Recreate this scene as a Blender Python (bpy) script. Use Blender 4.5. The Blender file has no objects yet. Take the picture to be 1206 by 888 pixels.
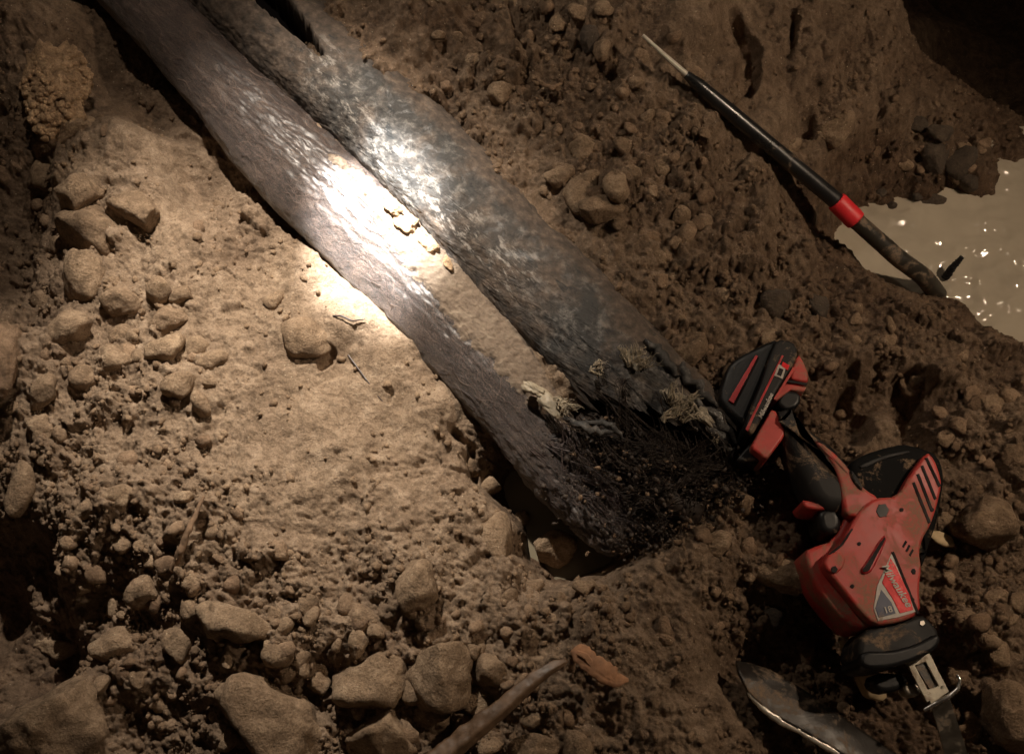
import bpy, math, random
import numpy as np
from mathutils import Vector, Matrix, noise as mn

random.seed(7)
rng = np.random.default_rng(7)
SC = bpy.context.scene
COL = SC.collection

# ------------------------------------------------------------------ camera
PW, PH = 1206.0, 888.0
cam_d = bpy.data.cameras.new("camera")
cam = bpy.data.objects.new("camera", cam_d)
COL.objects.link(cam)
SC.camera = cam
CAM = Vector((0.0, -0.45, 1.15))
cam.location = CAM
FWD = (Vector((0, 0, 0)) - CAM).normalized()
cam.rotation_euler = FWD.to_track_quat('-Z', 'Y').to_euler()
cam_d.lens = 38.6
cam_d.sensor_width = 36.0
cam_d.clip_start = 0.02
cam_d.clip_end = 200.0
RIGHT = Vector((1, 0, 0))
UP = RIGHT.cross(FWD).normalized()
TANH = 18.0 / 38.6

# ------------------------------------------------------------------ mapping from a photo pixel to a point at height z
def P(px, py, z=0.0):
    dx = (px - PW / 2) / (PW / 2) * TANH
    dy = -(py - PH / 2) / (PW / 2) * TANH
    d = FWD + RIGHT * dx + UP * dy
    t = (z - CAM.z) / d.z
    return CAM + d * t
MPP = 2 * TANH * CAM.length / PW          # metres per photo pixel at the ground

# ------------------------------------------------------------------ night world
W = bpy.data.worlds.new("World")
SC.world = W
W.use_nodes = True
wn = W.node_tree
bg = wn.nodes["Background"]
sky = wn.nodes.new("ShaderNodeTexSky")
sky.sky_type = 'NISHITA'
sky.sun_disc = False
sky.sun_elevation = math.radians(-4)
sky.sun_rotation = math.radians(60)
mixc = wn.nodes.new("ShaderNodeMix")
mixc.data_type = 'RGBA'
mixc.inputs[0].default_value = 0.92
wn.links.new(sky.outputs[0], mixc.inputs[6])
mixc.inputs[7].default_value = (0.42, 0.30, 0.20, 1)      # added warm ambient fill, lifts the shadows
wn.links.new(mixc.outputs[2], bg.inputs[0])
bg.inputs[1].default_value = 0.058

# ------------------------------------------------------------------ work lamps (both stand outside the frame)
def spot(name, loc, target, power, deg, blend, col, size):
    d = bpy.data.lights.new(name, 'SPOT')
    d.energy = power; d.spot_size = math.radians(deg); d.spot_blend = blend
    d.color = col; d.shadow_soft_size = size
    o = bpy.data.objects.new(name, d); COL.objects.link(o)
    o.location = loc
    o.rotation_euler = (Vector(target) - Vector(loc)).to_track_quat('-Z', 'Y').to_euler()
    return o
TORCH = (-0.30, 0.66, 0.88)
spot("torch_beam", TORCH, tuple(P(440, 262, 0.04)), 640.0, 12.0, 1.0, (1.0, 0.97, 0.92), 0.012)
spot("torch_spill", TORCH, tuple(P(345, 395, 0.0)), 88.0, 44, 1.0, (1.0, 0.885, 0.745), 0.012)
spot("torch_fringe", TORCH, tuple(P(330, 330, 0.0)), 11.5, 92, 1.0, (1.0, 0.85, 0.68), 0.012)
spot("flood_lamp", (0.92, 0.12, 0.95), (0.05, -0.08, 0.0), 21.0, 104, 0.8, (1.0, 0.77, 0.55), 0.016)

SC.view_settings.view_transform = 'Standard'
SC.view_settings.look = 'None'
SC.view_settings.exposure = 0.0
SC.view_settings.gamma = 1.0

# ------------------------------------------------------------------ numpy noise
def _hash(ix, iy, seed):
    h = (ix.astype(np.int64) * 374761393 + iy.astype(np.int64) * 668265263 + seed * 1442695041) & 0xFFFFFFFF
    h = ((h ^ (h >> 13)) * 1274126177) & 0xFFFFFFFF
    h = h ^ (h >> 16)
    return (h & 0xFFFFFF) / float(0xFFFFFF)
def vnoise(x, y, seed=0):
    ix = np.floor(x); iy = np.floor(y)
    fx = x - ix; fy = y - iy
    ux = fx * fx * fx * (fx * (fx * 6 - 15) + 10); uy = fy * fy * fy * (fy * (fy * 6 - 15) + 10)
    def g(ox, oy):
        a = _hash(ix + ox, iy + oy, seed) * 2 * np.pi
        return np.cos(a) * (fx - ox) + np.sin(a) * (fy - oy)
    a = g(0, 0) * (1 - ux) + g(1, 0) * ux
    b = g(0, 1) * (1 - ux) + g(1, 1) * ux
    return (a * (1 - uy) + b * uy) * 1.5
def fbm(x, y, octv=4, seed=0, gain=0.5):
    s = 0; a = 1.0
    for k in range(octv):
        s = s + a * vnoise(x * 2 ** k + 13.7 * k, y * 2 ** k - 7.3 * k, seed + k)
        a *= gain
    return s
def clods(x, y, cell, seed, fill):
    """heights (in metres) of half-buried round-topped lumps, one in some of the cells"""
    gx = x / cell; gy = y / cell
    ix = np.floor(gx); iy = np.floor(gy)
    best = np.zeros_like(x)
    for ox in (-1, 0, 1):
        for oy in (-1, 0, 1):
            cx = ix + ox; cy = iy + oy
            px = cx + 0.15 + 0.7 * _hash(cx, cy, seed); py = cy + 0.15 + 0.7 * _hash(cx, cy, seed + 1)
            r = 0.25 + 0.5 * _hash(cx, cy, seed + 2)
            ang = _hash(cx, cy, seed + 4) * np.pi
            el = 0.65 + 0.6 * _hash(cx, cy, seed + 5)
            dx = gx - px; dy = gy - py
            u = dx * np.cos(ang) + dy * np.sin(ang); v = -dx * np.sin(ang) + dy * np.cos(ang)
            # a mix of round and chamfered-square outlines
            q = np.sqrt((u * el) ** 2 + (v / el) ** 2) * 0.35 + 0.65 * np.maximum(np.maximum(np.abs(u * el), np.abs(v / el)) * 1.1, np.abs(u * el + v / el) * .78)
            h = np.clip(1 - (q / r) ** 2.4, 0, 1) ** .6 * r
            tilt = (u * (_hash(cx, cy, seed + 6) - 0.5) + v * (_hash(cx, cy, seed + 7) - 0.5)) * 1.5
            h = np.where(h > 0, h + tilt * (h > 0.02), 0)
            on = _hash(cx, cy, seed + 3) < fill
            best = np.maximum(best, np.where(on, h, 0))
    return best * cell

# ------------------------------------------------------------------ the lie of the land: photo x, y, height, crumbliness, damp
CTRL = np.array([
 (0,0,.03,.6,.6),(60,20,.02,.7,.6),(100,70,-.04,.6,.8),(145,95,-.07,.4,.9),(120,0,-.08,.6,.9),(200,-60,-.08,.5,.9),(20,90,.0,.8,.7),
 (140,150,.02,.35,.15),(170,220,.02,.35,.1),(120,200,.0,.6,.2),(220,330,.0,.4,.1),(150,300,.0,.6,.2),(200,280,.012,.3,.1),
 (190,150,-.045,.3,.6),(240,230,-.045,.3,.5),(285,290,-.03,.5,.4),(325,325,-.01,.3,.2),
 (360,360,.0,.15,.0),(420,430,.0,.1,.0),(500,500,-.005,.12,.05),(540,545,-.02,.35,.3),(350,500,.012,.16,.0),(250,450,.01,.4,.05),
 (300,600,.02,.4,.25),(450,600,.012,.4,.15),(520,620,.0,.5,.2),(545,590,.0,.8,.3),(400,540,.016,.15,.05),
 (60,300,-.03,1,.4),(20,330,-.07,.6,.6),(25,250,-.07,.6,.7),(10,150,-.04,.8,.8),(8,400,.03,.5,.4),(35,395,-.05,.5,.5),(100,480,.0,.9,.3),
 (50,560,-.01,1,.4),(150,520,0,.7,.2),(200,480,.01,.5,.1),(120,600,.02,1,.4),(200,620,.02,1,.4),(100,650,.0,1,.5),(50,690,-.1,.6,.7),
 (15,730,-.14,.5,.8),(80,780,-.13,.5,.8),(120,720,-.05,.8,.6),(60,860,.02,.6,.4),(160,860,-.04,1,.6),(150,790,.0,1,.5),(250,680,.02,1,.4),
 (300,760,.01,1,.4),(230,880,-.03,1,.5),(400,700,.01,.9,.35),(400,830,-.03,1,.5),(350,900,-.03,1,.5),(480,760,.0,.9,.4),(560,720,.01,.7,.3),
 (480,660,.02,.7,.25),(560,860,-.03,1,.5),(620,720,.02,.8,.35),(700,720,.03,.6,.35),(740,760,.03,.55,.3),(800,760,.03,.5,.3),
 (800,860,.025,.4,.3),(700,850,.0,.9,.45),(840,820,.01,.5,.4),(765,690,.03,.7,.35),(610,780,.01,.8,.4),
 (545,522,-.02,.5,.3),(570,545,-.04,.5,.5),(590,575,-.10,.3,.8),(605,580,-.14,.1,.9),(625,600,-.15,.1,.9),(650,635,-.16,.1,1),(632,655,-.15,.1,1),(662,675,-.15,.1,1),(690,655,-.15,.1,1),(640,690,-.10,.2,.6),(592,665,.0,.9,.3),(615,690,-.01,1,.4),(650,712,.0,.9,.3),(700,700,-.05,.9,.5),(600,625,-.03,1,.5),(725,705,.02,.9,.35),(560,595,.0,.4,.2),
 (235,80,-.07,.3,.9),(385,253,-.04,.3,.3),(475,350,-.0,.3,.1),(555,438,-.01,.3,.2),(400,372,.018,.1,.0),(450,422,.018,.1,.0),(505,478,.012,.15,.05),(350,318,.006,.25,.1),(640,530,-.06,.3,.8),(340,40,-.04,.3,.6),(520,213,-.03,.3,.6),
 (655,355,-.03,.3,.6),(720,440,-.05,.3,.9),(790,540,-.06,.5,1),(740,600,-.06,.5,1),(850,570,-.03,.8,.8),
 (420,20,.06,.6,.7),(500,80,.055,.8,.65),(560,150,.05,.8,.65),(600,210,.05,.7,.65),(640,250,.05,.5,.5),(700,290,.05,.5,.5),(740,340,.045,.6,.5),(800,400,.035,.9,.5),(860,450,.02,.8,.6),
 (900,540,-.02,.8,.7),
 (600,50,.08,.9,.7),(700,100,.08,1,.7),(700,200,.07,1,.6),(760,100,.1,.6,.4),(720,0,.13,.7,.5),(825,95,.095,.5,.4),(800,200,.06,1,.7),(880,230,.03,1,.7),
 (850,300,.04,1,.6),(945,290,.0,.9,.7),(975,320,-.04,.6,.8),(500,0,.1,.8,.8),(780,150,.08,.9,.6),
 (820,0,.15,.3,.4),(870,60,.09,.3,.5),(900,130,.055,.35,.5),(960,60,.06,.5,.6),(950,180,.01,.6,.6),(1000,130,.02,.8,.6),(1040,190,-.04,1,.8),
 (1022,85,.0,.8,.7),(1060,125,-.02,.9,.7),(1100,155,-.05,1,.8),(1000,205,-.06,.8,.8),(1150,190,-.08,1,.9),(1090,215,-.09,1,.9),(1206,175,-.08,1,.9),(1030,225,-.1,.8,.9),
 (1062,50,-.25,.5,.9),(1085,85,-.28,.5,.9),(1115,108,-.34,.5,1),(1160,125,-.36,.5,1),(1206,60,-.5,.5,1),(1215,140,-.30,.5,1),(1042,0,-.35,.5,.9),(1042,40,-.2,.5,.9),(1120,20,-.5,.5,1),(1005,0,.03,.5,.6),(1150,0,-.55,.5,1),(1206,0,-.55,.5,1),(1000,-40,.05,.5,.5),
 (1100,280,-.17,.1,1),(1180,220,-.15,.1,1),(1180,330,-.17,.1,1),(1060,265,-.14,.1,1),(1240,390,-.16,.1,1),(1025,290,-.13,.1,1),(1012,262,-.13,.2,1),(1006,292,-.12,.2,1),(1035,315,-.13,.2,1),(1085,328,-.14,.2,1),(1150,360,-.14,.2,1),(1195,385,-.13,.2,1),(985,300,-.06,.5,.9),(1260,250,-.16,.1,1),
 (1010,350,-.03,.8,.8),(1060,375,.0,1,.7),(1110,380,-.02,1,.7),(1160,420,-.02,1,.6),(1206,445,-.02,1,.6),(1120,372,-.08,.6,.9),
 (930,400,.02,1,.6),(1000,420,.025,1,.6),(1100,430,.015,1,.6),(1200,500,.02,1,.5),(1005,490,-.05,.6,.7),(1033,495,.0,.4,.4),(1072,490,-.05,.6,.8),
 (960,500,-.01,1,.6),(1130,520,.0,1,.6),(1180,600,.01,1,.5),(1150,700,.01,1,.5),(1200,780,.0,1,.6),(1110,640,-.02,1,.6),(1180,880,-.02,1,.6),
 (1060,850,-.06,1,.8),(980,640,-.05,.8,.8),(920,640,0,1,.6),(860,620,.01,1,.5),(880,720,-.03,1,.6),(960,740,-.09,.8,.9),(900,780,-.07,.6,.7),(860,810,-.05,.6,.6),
 (950,888,-.09,.8,.8),(830,660,.02,1,.5),(820,600,.0,1,.7),(1000,820,-.08,.8,.9),
 (-300,200,.05,.6,.5),(-300,700,.05,.6,.5),(300,1200,.05,.6,.5),(900,1200,.05,.6,.5),(300,-300,.05,.6,.5),(800,-300,.25,.6,.5),(1500,700,.05,.6,.5),(1500,150,-.1,.3,.8),(1400,0,-.4,.4,1),(1250,-200,-.5,.4,1),
], dtype=float)
CXY = np.array([tuple(P(r[0], r[1], r[2]))[:2] for r in CTRL])

def grid_axis(a, b, fine, far):
    core = np.arange(a, b, fine)
    out = []; s = fine; v = b
    while v < far:
        out.append(v); s *= 1.13; v += s
    hi = np.array(out + [far])
    out = []; s = fine; v = a
    while v > -far:
        s *= 1.13; v -= s
        out.append(max(v, -far))
    lo = np.array(out[::-1])
    return np.concatenate([lo, core, hi])
GX = grid_axis(-0.66, 0.70, 0.00175, 6.0)
GY = grid_axis(-0.45, 0.62, 0.0018, 6.0)

def idw(qx, qy):
    out = np.zeros((3,) + qx.shape); wsum = np.zeros(qx.shape)
    for (cx, cy), r in zip(CXY, CTRL):
        d2 = (qx - cx) ** 2 + (qy - cy) ** 2 + (0.020) ** 2
        w = 1.0 / d2 ** 1.9
        wsum += w
        for k in range(3): out[k] += w * r[2 + k]
    return out / wsum
# coarse field then bilinear
bx = np.linspace(-1.3, 1.3, 261); by = np.linspace(-1.1, 1.3, 241)
BX, BY = np.meshgrid(bx, by)
BASE = idw(BX, BY)
def base(x, y):
    fx = np.clip((x - bx[0]) / (bx[1] - bx[0]), 0, len(bx) - 1.001); fy = np.clip((y - by[0]) / (by[1] - by[0]), 0, len(by) - 1.001)
    ix = fx.astype(int); iy = fy.astype(int); fx = fx - ix; fy = fy - iy
    B = BASE
    return (B[:, iy, ix] * (1 - fx) * (1 - fy) + B[:, iy, ix + 1] * fx * (1 - fy) + B[:, iy + 1, ix] * (1 - fx) * fy + B[:, iy + 1, ix + 1] * fx * fy)

def seg_dist(x, y, pts):
    """distance to a polyline and the arc fraction of the closest point"""
    pts = [np.array(p[:2]) for p in pts]
    L = [0]
    for a, b in zip(pts, pts[1:]): L.append(L[-1] + np.linalg.norm(b - a))
    best = np.full(x.shape, 1e9); frac = np.zeros(x.shape); side = np.zeros(x.shape)
    for i, (a, b) in enumerate(zip(pts, pts[1:])):
        d = b - a; l2 = d @ d
        t = np.clip(((x - a[0]) * d[0] + (y - a[1]) * d[1]) / l2, 0, 1)
        ex = x - a[0] - t * d[0]; ey = y - a[1] - t * d[1]
        q = np.hypot(ex, ey); m = q < best
        best = np.where(m, q, best); frac = np.where(m, (L[i] + t * math.sqrt(l2)) / L[-1], frac)
        side = np.where(m, np.sign(d[0] * ey - d[1] * ex), side)
    return best, frac, side

# pipe axes (photo pixels + height)
L_PX = [(108,-63,-.01),(190,20,-.005),(242,76,0),(302,141,0),(353,189,0),(405,238,0),(455,291,0),(497,332,0),(573,424,-.004),(612,476,-.010),(656,546,-.020),(698,600,-.030),(738,648,-.036)]
U_PX = [(200,-95,.01),(265,-30,.015),(340,42,.018),(440,133,.018),(520,214,.016),(590,290,.014),(655,357,.010),(720,426,.004),(780,484,-.002),(850,546,-.012)]
def curve_pts(px, n):
    P3 = [np.array(P(a, b, c)) for a, b, c in px]
    P3 = [2 * P3[0] - P3[1]] + P3 + [2 * P3[-1] - P3[-2]]
    out = []
    m = len(P3) - 3
    for k in range(n + 1):
        t = k / n * m; i = min(int(t), m - 1); t -= i
        p0, p1, p2, p3 = P3[i:i + 4]
        out.append(0.5 * ((2 * p1) + (p2 - p0) * t + (2 * p0 - 5 * p1 + 4 * p2 - p3) * t * t + (-p0 + 3 * p1 - 3 * p2 + p3) * t ** 3))
    return np.array(out)
LA = curve_pts(L_PX, 60); UA = curve_pts(U_PX, 60)
LR, UR = 0.052, 0.064
LW = [(0, .044), (.30, .050), (.45, .066), (.62, .064), (.78, .053), (.90, .045), (1, .034)]      # half width along the pipe

STRIP = [P(392,184,.04), P(425,212,.04), P(452,236,.04), P(505,290,.045), P(560,355,.045), P(602,405,.045), P(640,447,.04), P(672,486,.035)]
VALLEY = [P(385,165,0), P(470,232,0), P(545,305,0), P(605,390,0), P(668,462,0)]
GROOVES = [  # path in photo pixels with height, half width m, depth m
    ([(868,10,.1),(884,60,.08),(876,105,.07)], .013, .035), ([(930,5,.06),(935,40,.06),(925,65,.05)], .006, .02),
    ([(600,10,.08),(618,45,.08)], .006, .015), ([(955,150,.0),(950,168,.0)], .010, .03),
    ([(1003,450,0),(1000,480,-.02),(1000,520,-.02)], .018, .03), ([(1072,450,0),(1068,490,-.02),(1075,520,-.02)], .020, .035),
    ([(530,505,0),(545,520,0),(548,548,0)], .006, .02), ([(470,470,0),(462,482,0)], .003, .004),
    ([(205,640,.02),(190,680,.02)], .012, .025), ([(255,175,-.04),(215,165,-.04)], .01, .01),
    ([(372,180,.0),(400,196,.0)], .01, .0), ([(880,500,0),(890,560,-.02)], .014, .02),
    ([(388,418,.0),(378,430,.0)], .009, .012), ([(20,270,-.05),(14,330,-.05)], .03, .02),
    ([(620,20,.08),(612,60,.08),(640,110,.08)], .008, .012), ([(540,20,.08),(580,60,.08)], .008, .012),
]
GR = [([tuple(P(*q)) for q in path], w, d) for path, w, d in GROOVES]

def height(x, y, fine=True):
    b = base(x, y)
    h = b[0].copy(); rough = b[1]; damp = b[2]
    wx = x + 0.012 * fbm(x * 14, y * 14, 2, 91); wy = y + 0.012 * fbm(x * 14 + 5, y * 14, 2, 92)
    h += 0.010 * fbm(x * 9, y * 9, 3, 3) * (0.3 + rough)
    crumb = np.clip(rough * 1.1 + 0.45 * fbm(x * 11, y * 11, 3, 40), 0.02, 1.15)
    for path, w, d in GR:
        q, f, s = seg_dist(wx, wy, path)
        h -= d * np.clip(1 - (q / w) ** 2, 0, 1)
    h += 0.0048 * fbm(x * 42, y * 42, 4, 17, 0.6) * (0.25 + rough)
    if fine:
        jx = x + 0.0022 * fbm(x * 150, y * 150, 2, 93); jy = y + 0.0022 * fbm(x * 150 + 9, y * 150, 2, 94)
        h += clods(jx, jy, 0.034, 201, 0.45) * 0.55 * np.clip(crumb * 1.4 - 0.4, 0, 1)
        h += clods(jx, jy, 0.0165, 211, 0.45) * 0.62 * np.clip(crumb * 1.3 - 0.12, 0, 1)
        h += clods(jx, jy, 0.0080, 221, 0.65) * 0.62 * np.clip(crumb * 1.1 - 0.05, 0, 1)
        h += 0.0030 * fbm(x * 75, y * 75, 3, 56, 0.6) * np.clip(rough * 1.1 - .08, 0.02, 1.1)
        h += 0.0022 * fbm(x * 230, y * 230, 3, 55, 0.65) * (0.20 + rough)
    # a little spoil fills the valley between the two pipes
    q, f, sd = seg_dist(wx, wy, VALLEY)
    lay = 0.030 - 0.9 * q + 0.004 * fbm(x * 60, y * 60, 4, 71, 0.6)
    on = (q < .03) & (lay > h)
    h = np.where(on, lay, h)
    damp = np.where(on, 0.1, damp)
    wet = np.clip(1 - np.abs(h + .098) / .016, 0, 1) * ((x > .35) | (np.hypot(x - .03, y + .17) < .14))
    damp = np.maximum(damp, wet * 1.5)
    h = h + .0025 * fbm(x * 26, y * 26, 3, 88, .6) * np.clip(1 - rough, 0, 1)
    return h, rough, damp

X, Y = np.meshgrid(GX, GY)
Hh, RO, DA = height(X.ravel(), Y.ravel())
Hg = Hh.reshape(X.shape)
def ground_z(x, y):
    i = int(np.clip(np.searchsorted(GX, x), 1, len(GX) - 1)); j = int(np.clip(np.searchsorted(GY, y), 1, len(GY) - 1))
    return float(Hg[j, i])
def hit(px, py):
    """walk the ray through a photo pixel down to the ground"""
    lo, hi = -0.5, 0.25
    z = hi; step = 0.004
    while z > lo:
        p = P(px, py, z)
        if ground_z(p.x, p.y) >= z: return Vector((p.x, p.y, z))
        z -= step
    return P(px, py, lo)

# ------------------------------------------------------------------ materials
def material(name):
    m = bpy.data.materials.new(name); m.use_nodes = True
    nt = m.node_tree
    return m, nt, nt.nodes["Principled BSDF"]
def N(nt, t, **k):
    n = nt.nodes.new(t)
    for a, b in k.items(): setattr(n, a, b)
    return n
def tex_noise(nt, vec, scale, detail=6, rough=0.6, dist=0.0):
    n = N(nt, "ShaderNodeTexNoise"); n.inputs["Scale"].default_value = scale
    n.inputs["Detail"].default_value = detail; n.inputs["Roughness"].default_value = rough
    n.inputs["Distortion"].default_value = dist
    nt.links.new(vec, n.inputs["Vector"]); return n.outputs["Fac"]
def ramp(nt, fac, stops):
    r = N(nt, "ShaderNodeValToRGB")
    el = r.color_ramp.elements
    while len(el) < len(stops): el.new(0.5)
    for e, (p, c) in zip(el, stops):
        e.position = p; e.color = (*c, 1) if len(c) == 3 else c
    nt.links.new(fac, r.inputs[0]); return r.outputs[0]
def mix(nt, fac, a, b, mode='MIX'):
    m = N(nt, "ShaderNodeMix", data_type='RGBA', blend_type=mode)
    for s, v in ((0, fac), (6, a), (7, b)):
        if isinstance(v, (int, float)): m.inputs[s].default_value = v
        elif isinstance(v, tuple): m.inputs[s].default_value = (*v, 1)
        else: nt.links.new(v, m.inputs[s])
    return m.outputs[2]
def mth(nt, op, a, b=0.0, clamp=False):
    m = N(nt, "ShaderNodeMath", operation=op, use_clamp=clamp)
    for i, v in enumerate((a, b)):
        if isinstance(v, (int, float)): m.inputs[i].default_value = v
        else: nt.links.new(v, m.inputs[i])
    return m.outputs[0]
def bump(nt, h, bs, dist, strength=1.0, prev=None):
    b = N(nt, "ShaderNodeBump"); b.inputs["Distance"].default_value = dist; b.inputs["Strength"].default_value = strength
    nt.links.new(h, b.inputs["Height"])
    if prev is not None: nt.links.new(prev, b.inputs["Normal"])
    nt.links.new(b.outputs[0], bs.inputs["Normal"]); return b.outputs[0]
def pos(nt, kind="Object"):
    return N(nt, "ShaderNodeTexCoord").outputs[kind]

def soil_material(name, tint=(1, 1, 1), attr=True, rock=False):
    m, nt, bs = material(name)
    v = N(nt, "ShaderNodeNewGeometry").outputs["Position"] 
    n1 = tex_noise(nt, v, 9, 5, .6, .4); n2 = tex_noise(nt, v, 60, 8, .72, .3); n3 = tex_noise(nt, v, 420, 5, .7)
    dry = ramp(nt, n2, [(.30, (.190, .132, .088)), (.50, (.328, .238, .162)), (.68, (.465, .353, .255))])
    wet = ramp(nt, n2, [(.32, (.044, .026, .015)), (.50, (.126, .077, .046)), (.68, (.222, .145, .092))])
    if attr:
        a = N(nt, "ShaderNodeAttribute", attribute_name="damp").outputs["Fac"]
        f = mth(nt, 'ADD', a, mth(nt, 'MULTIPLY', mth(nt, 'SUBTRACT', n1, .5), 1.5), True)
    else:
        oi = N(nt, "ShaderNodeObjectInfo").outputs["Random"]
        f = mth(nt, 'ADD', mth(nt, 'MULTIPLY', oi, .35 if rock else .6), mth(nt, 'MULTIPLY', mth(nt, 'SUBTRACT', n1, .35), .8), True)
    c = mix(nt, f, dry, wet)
    grit = ramp(nt, n3, [(.30, (.55, .50, .46)), (.5, (1, 1, 1)), (.72, (1.35, 1.32, 1.28))])
    c = mix(nt, .8, c, grit, 'MULTIPLY')
    vo = N(nt, "ShaderNodeTexVoronoi"); vo.inputs["Scale"].default_value = 210; nt.links.new(v, vo.inputs["Vector"])
    speck = ramp(nt, vo.outputs["Distance"], [(.10, (1, 1, 1)), (.2, (0, 0, 0))])
    sel = N(nt, "ShaderNodeTexWhiteNoise"); nt.links.new(vo.outputs["Position"], sel.inputs["Vector"])
    pick = mth(nt, 'MULTIPLY', mth(nt, 'GREATER_THAN', sel.outputs["Value"], .88), speck)
    c = mix(nt, pick, c, (.50, .41, .30))
    if rock: n2 = mth(nt, 'ADD', n2, mth(nt, 'MULTIPLY', tex_noise(nt, v, 150, 4, .6), .8))
    if tint != (1, 1, 1): c = mix(nt, 1.0, c, tint, 'MULTIPLY')
    nt.links.new(c, bs.inputs["Base Color"])
    nt.links.new(mth(nt, 'SUBTRACT', .97, mth(nt, 'MULTIPLY', f, .38)), bs.inputs["Roughness"])
    bs.inputs["Specular IOR Level"].default_value = .35
    b1 = bump(nt, n2, bs, .007, .8)
    bump(nt, n3, bs, .0022, .9, b1)
    return m
M = {}
M['soil'] = soil_material("soil")
M['clod'] = soil_material("dirt_clod", (1.15, 1.1, 1.05), False)
M['rock'] = soil_material("dusty_stone", (1.12, 1.10, 1.05), False, True)
M['crumb'] = soil_material("soil_crumb", (1.0, .96, .9), True)
M['sandclump'] = soil_material("sand_clump", (1.75, 1.65, 1.45), False, True)
M['wetrock'] = soil_material("wet_stone", (.30, .29, .27), False, True)
M['wetrock'].node_tree.nodes["Principled BSDF"].inputs["Specular IOR Level"].default_value = .8

def simple(name, col, rough=.5, metal=0.0, spec=.5, var=.25, scale=60, dirt=0.0, bumpd=.0006):
    m, nt, bs = material(name)
    v = N(nt, "ShaderNodeNewGeometry").outputs["Position"]
    n = tex_noise(nt, v, scale, 6, .65)
    n2 = tex_noise(nt, v, scale * .45, 7, .7, .6)
    lo = tuple(c * (1 - var) for c in col); hi = tuple(min(1, c * (1 + var)) for c in col)
    c = ramp(nt, n, [(.3, lo), (.7, hi)])
    r = ramp(nt, n, [(.3, (rough * .8,) * 3), (.7, (min(1, rough * 1.25),) * 3)])
    if dirt > 0:
        dm = ramp(nt, n2, [(.62 - dirt * .24, (0, 0, 0)), (.66 - dirt * .16, (1, 1, 1))])
        dm = mix(nt, 1.0, dm, ramp(nt, tex_noise(nt, v, 300, 4, .7), [(.38, (.25,) * 3), (.55, (1,) * 3)]), 'MULTIPLY')
        dm = mth(nt, 'MULTIPLY', dm, .85)
        c = mix(nt, dm, c, (.25, .175, .115)); r = mix(nt, dm, r, (.95, .95, .95))
        bs_m = mth(nt, 'MULTIPLY', mth(nt, 'SUBTRACT', 1.0, dm), metal); nt.links.new(bs_m, bs.inputs["Metallic"])
    else: bs.inputs["Metallic"].default_value = metal
    nt.links.new(c, bs.inputs["Base Color"]); nt.links.new(r, bs.inputs["Roughness"])
    bs.inputs["Specular IOR Level"].default_value = spec
    bump(nt, n2, bs, bumpd, .6)
    return m
M['red'] = simple("red_plastic", (.46, .048, .040), .45, dirt=.62, scale=45, var=.18)
M['red_dark'] = simple("red_plastic_line", (.40, .02, .025), .4, dirt=.2)
M['black'] = simple("black_rubber", (.016, .015, .015), .55, spec=.3, dirt=.36, scale=55)
M['black_clean'] = simple("black_plastic", (.010, .010, .011), .42, spec=.35, dirt=.12)
M['matte'] = simple('matte_rubber', (.012, .012, .012), .9, spec=.08, dirt=.2)
M['hole'] = simple("vent_opening", (.012, .006, .006), .8)
M['steel'] = simple("dull_steel", (.42, .39, .34), .38, 1.0, dirt=.42, scale=80)
M['steel_bright'] = simple("bright_steel", (.75, .73, .70), .25, 1.0, dirt=.05)
M['label_red'] = simple("red_label", (.75, .03, .035), .25, dirt=.12)
M['shoe'] = simple('worn_shoe', (.42, .38, .30), .42, .25, .7, dirt=.35, scale=80)
M['label_white'] = simple("white_print", (.48, .44, .40), .4, dirt=.2)
M['label_blue'] = simple("navy_label", (.05, .06, .11), .4, dirt=.3)
M['rod'] = simple("black_painted_steel", (.013, .013, .014), .30, 0, .8, dirt=.10, scale=40)
M['rod_mud'] = simple("muddy_steel", (.03, .026, .02), .42, 0, .7, dirt=.58, scale=90)
M['tape'] = simple("red_tape", (.75, .03, .04), .42, var=.1)
M['blade'] = simple("wet_muddy_iron", (.022, .018, .015), .40, .1, .5, dirt=.46, scale=35, bumpd=.002)
M['pale_steel_glint'] = simple('pale_steel_glint', (.62, .58, .50), .30, .3, .9, dirt=.12, scale=60)  # pale steel of the bar tip; on the iron blade a painted glint
M['wood_wet'] = simple("wet_brown_wood", (.14, .085, .050), .4, 0, .6, scale=70, var=.5, bumpd=.002)
M['wood'] = simple("dry_stick", (.20, .125, .075), .8, scale=90, var=.4)
M['woodchip'] = simple("orange_wood_chip", (.36, .19, .105), .8, scale=70, var=.35, bumpd=.002)
M['palechip'] = simple("pale_stone_chip", (.55, .42, .25), .7, scale=70, var=.25)
M['splinter'] = simple("pale_splinter", (.34, .285, .205), .5, scale=120, var=.35)
M['scuffed'] = simple('scuffed_shell', (.27, .235, .18), .75, scale=150, var=.7)
M['fibre'] = simple("dark_fibre", (.060, .040, .036), .42, 0, .8, scale=200, var=.6)
M['fibre_black'] = simple("tarry_fibre", (.028, .019, .014), .6, 0, .35, scale=200, var=.6)
M['fibre_pale'] = simple("dusty_fibre", (.30, .22, .18), .5, 0, .7, scale=200, var=.4)

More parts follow.
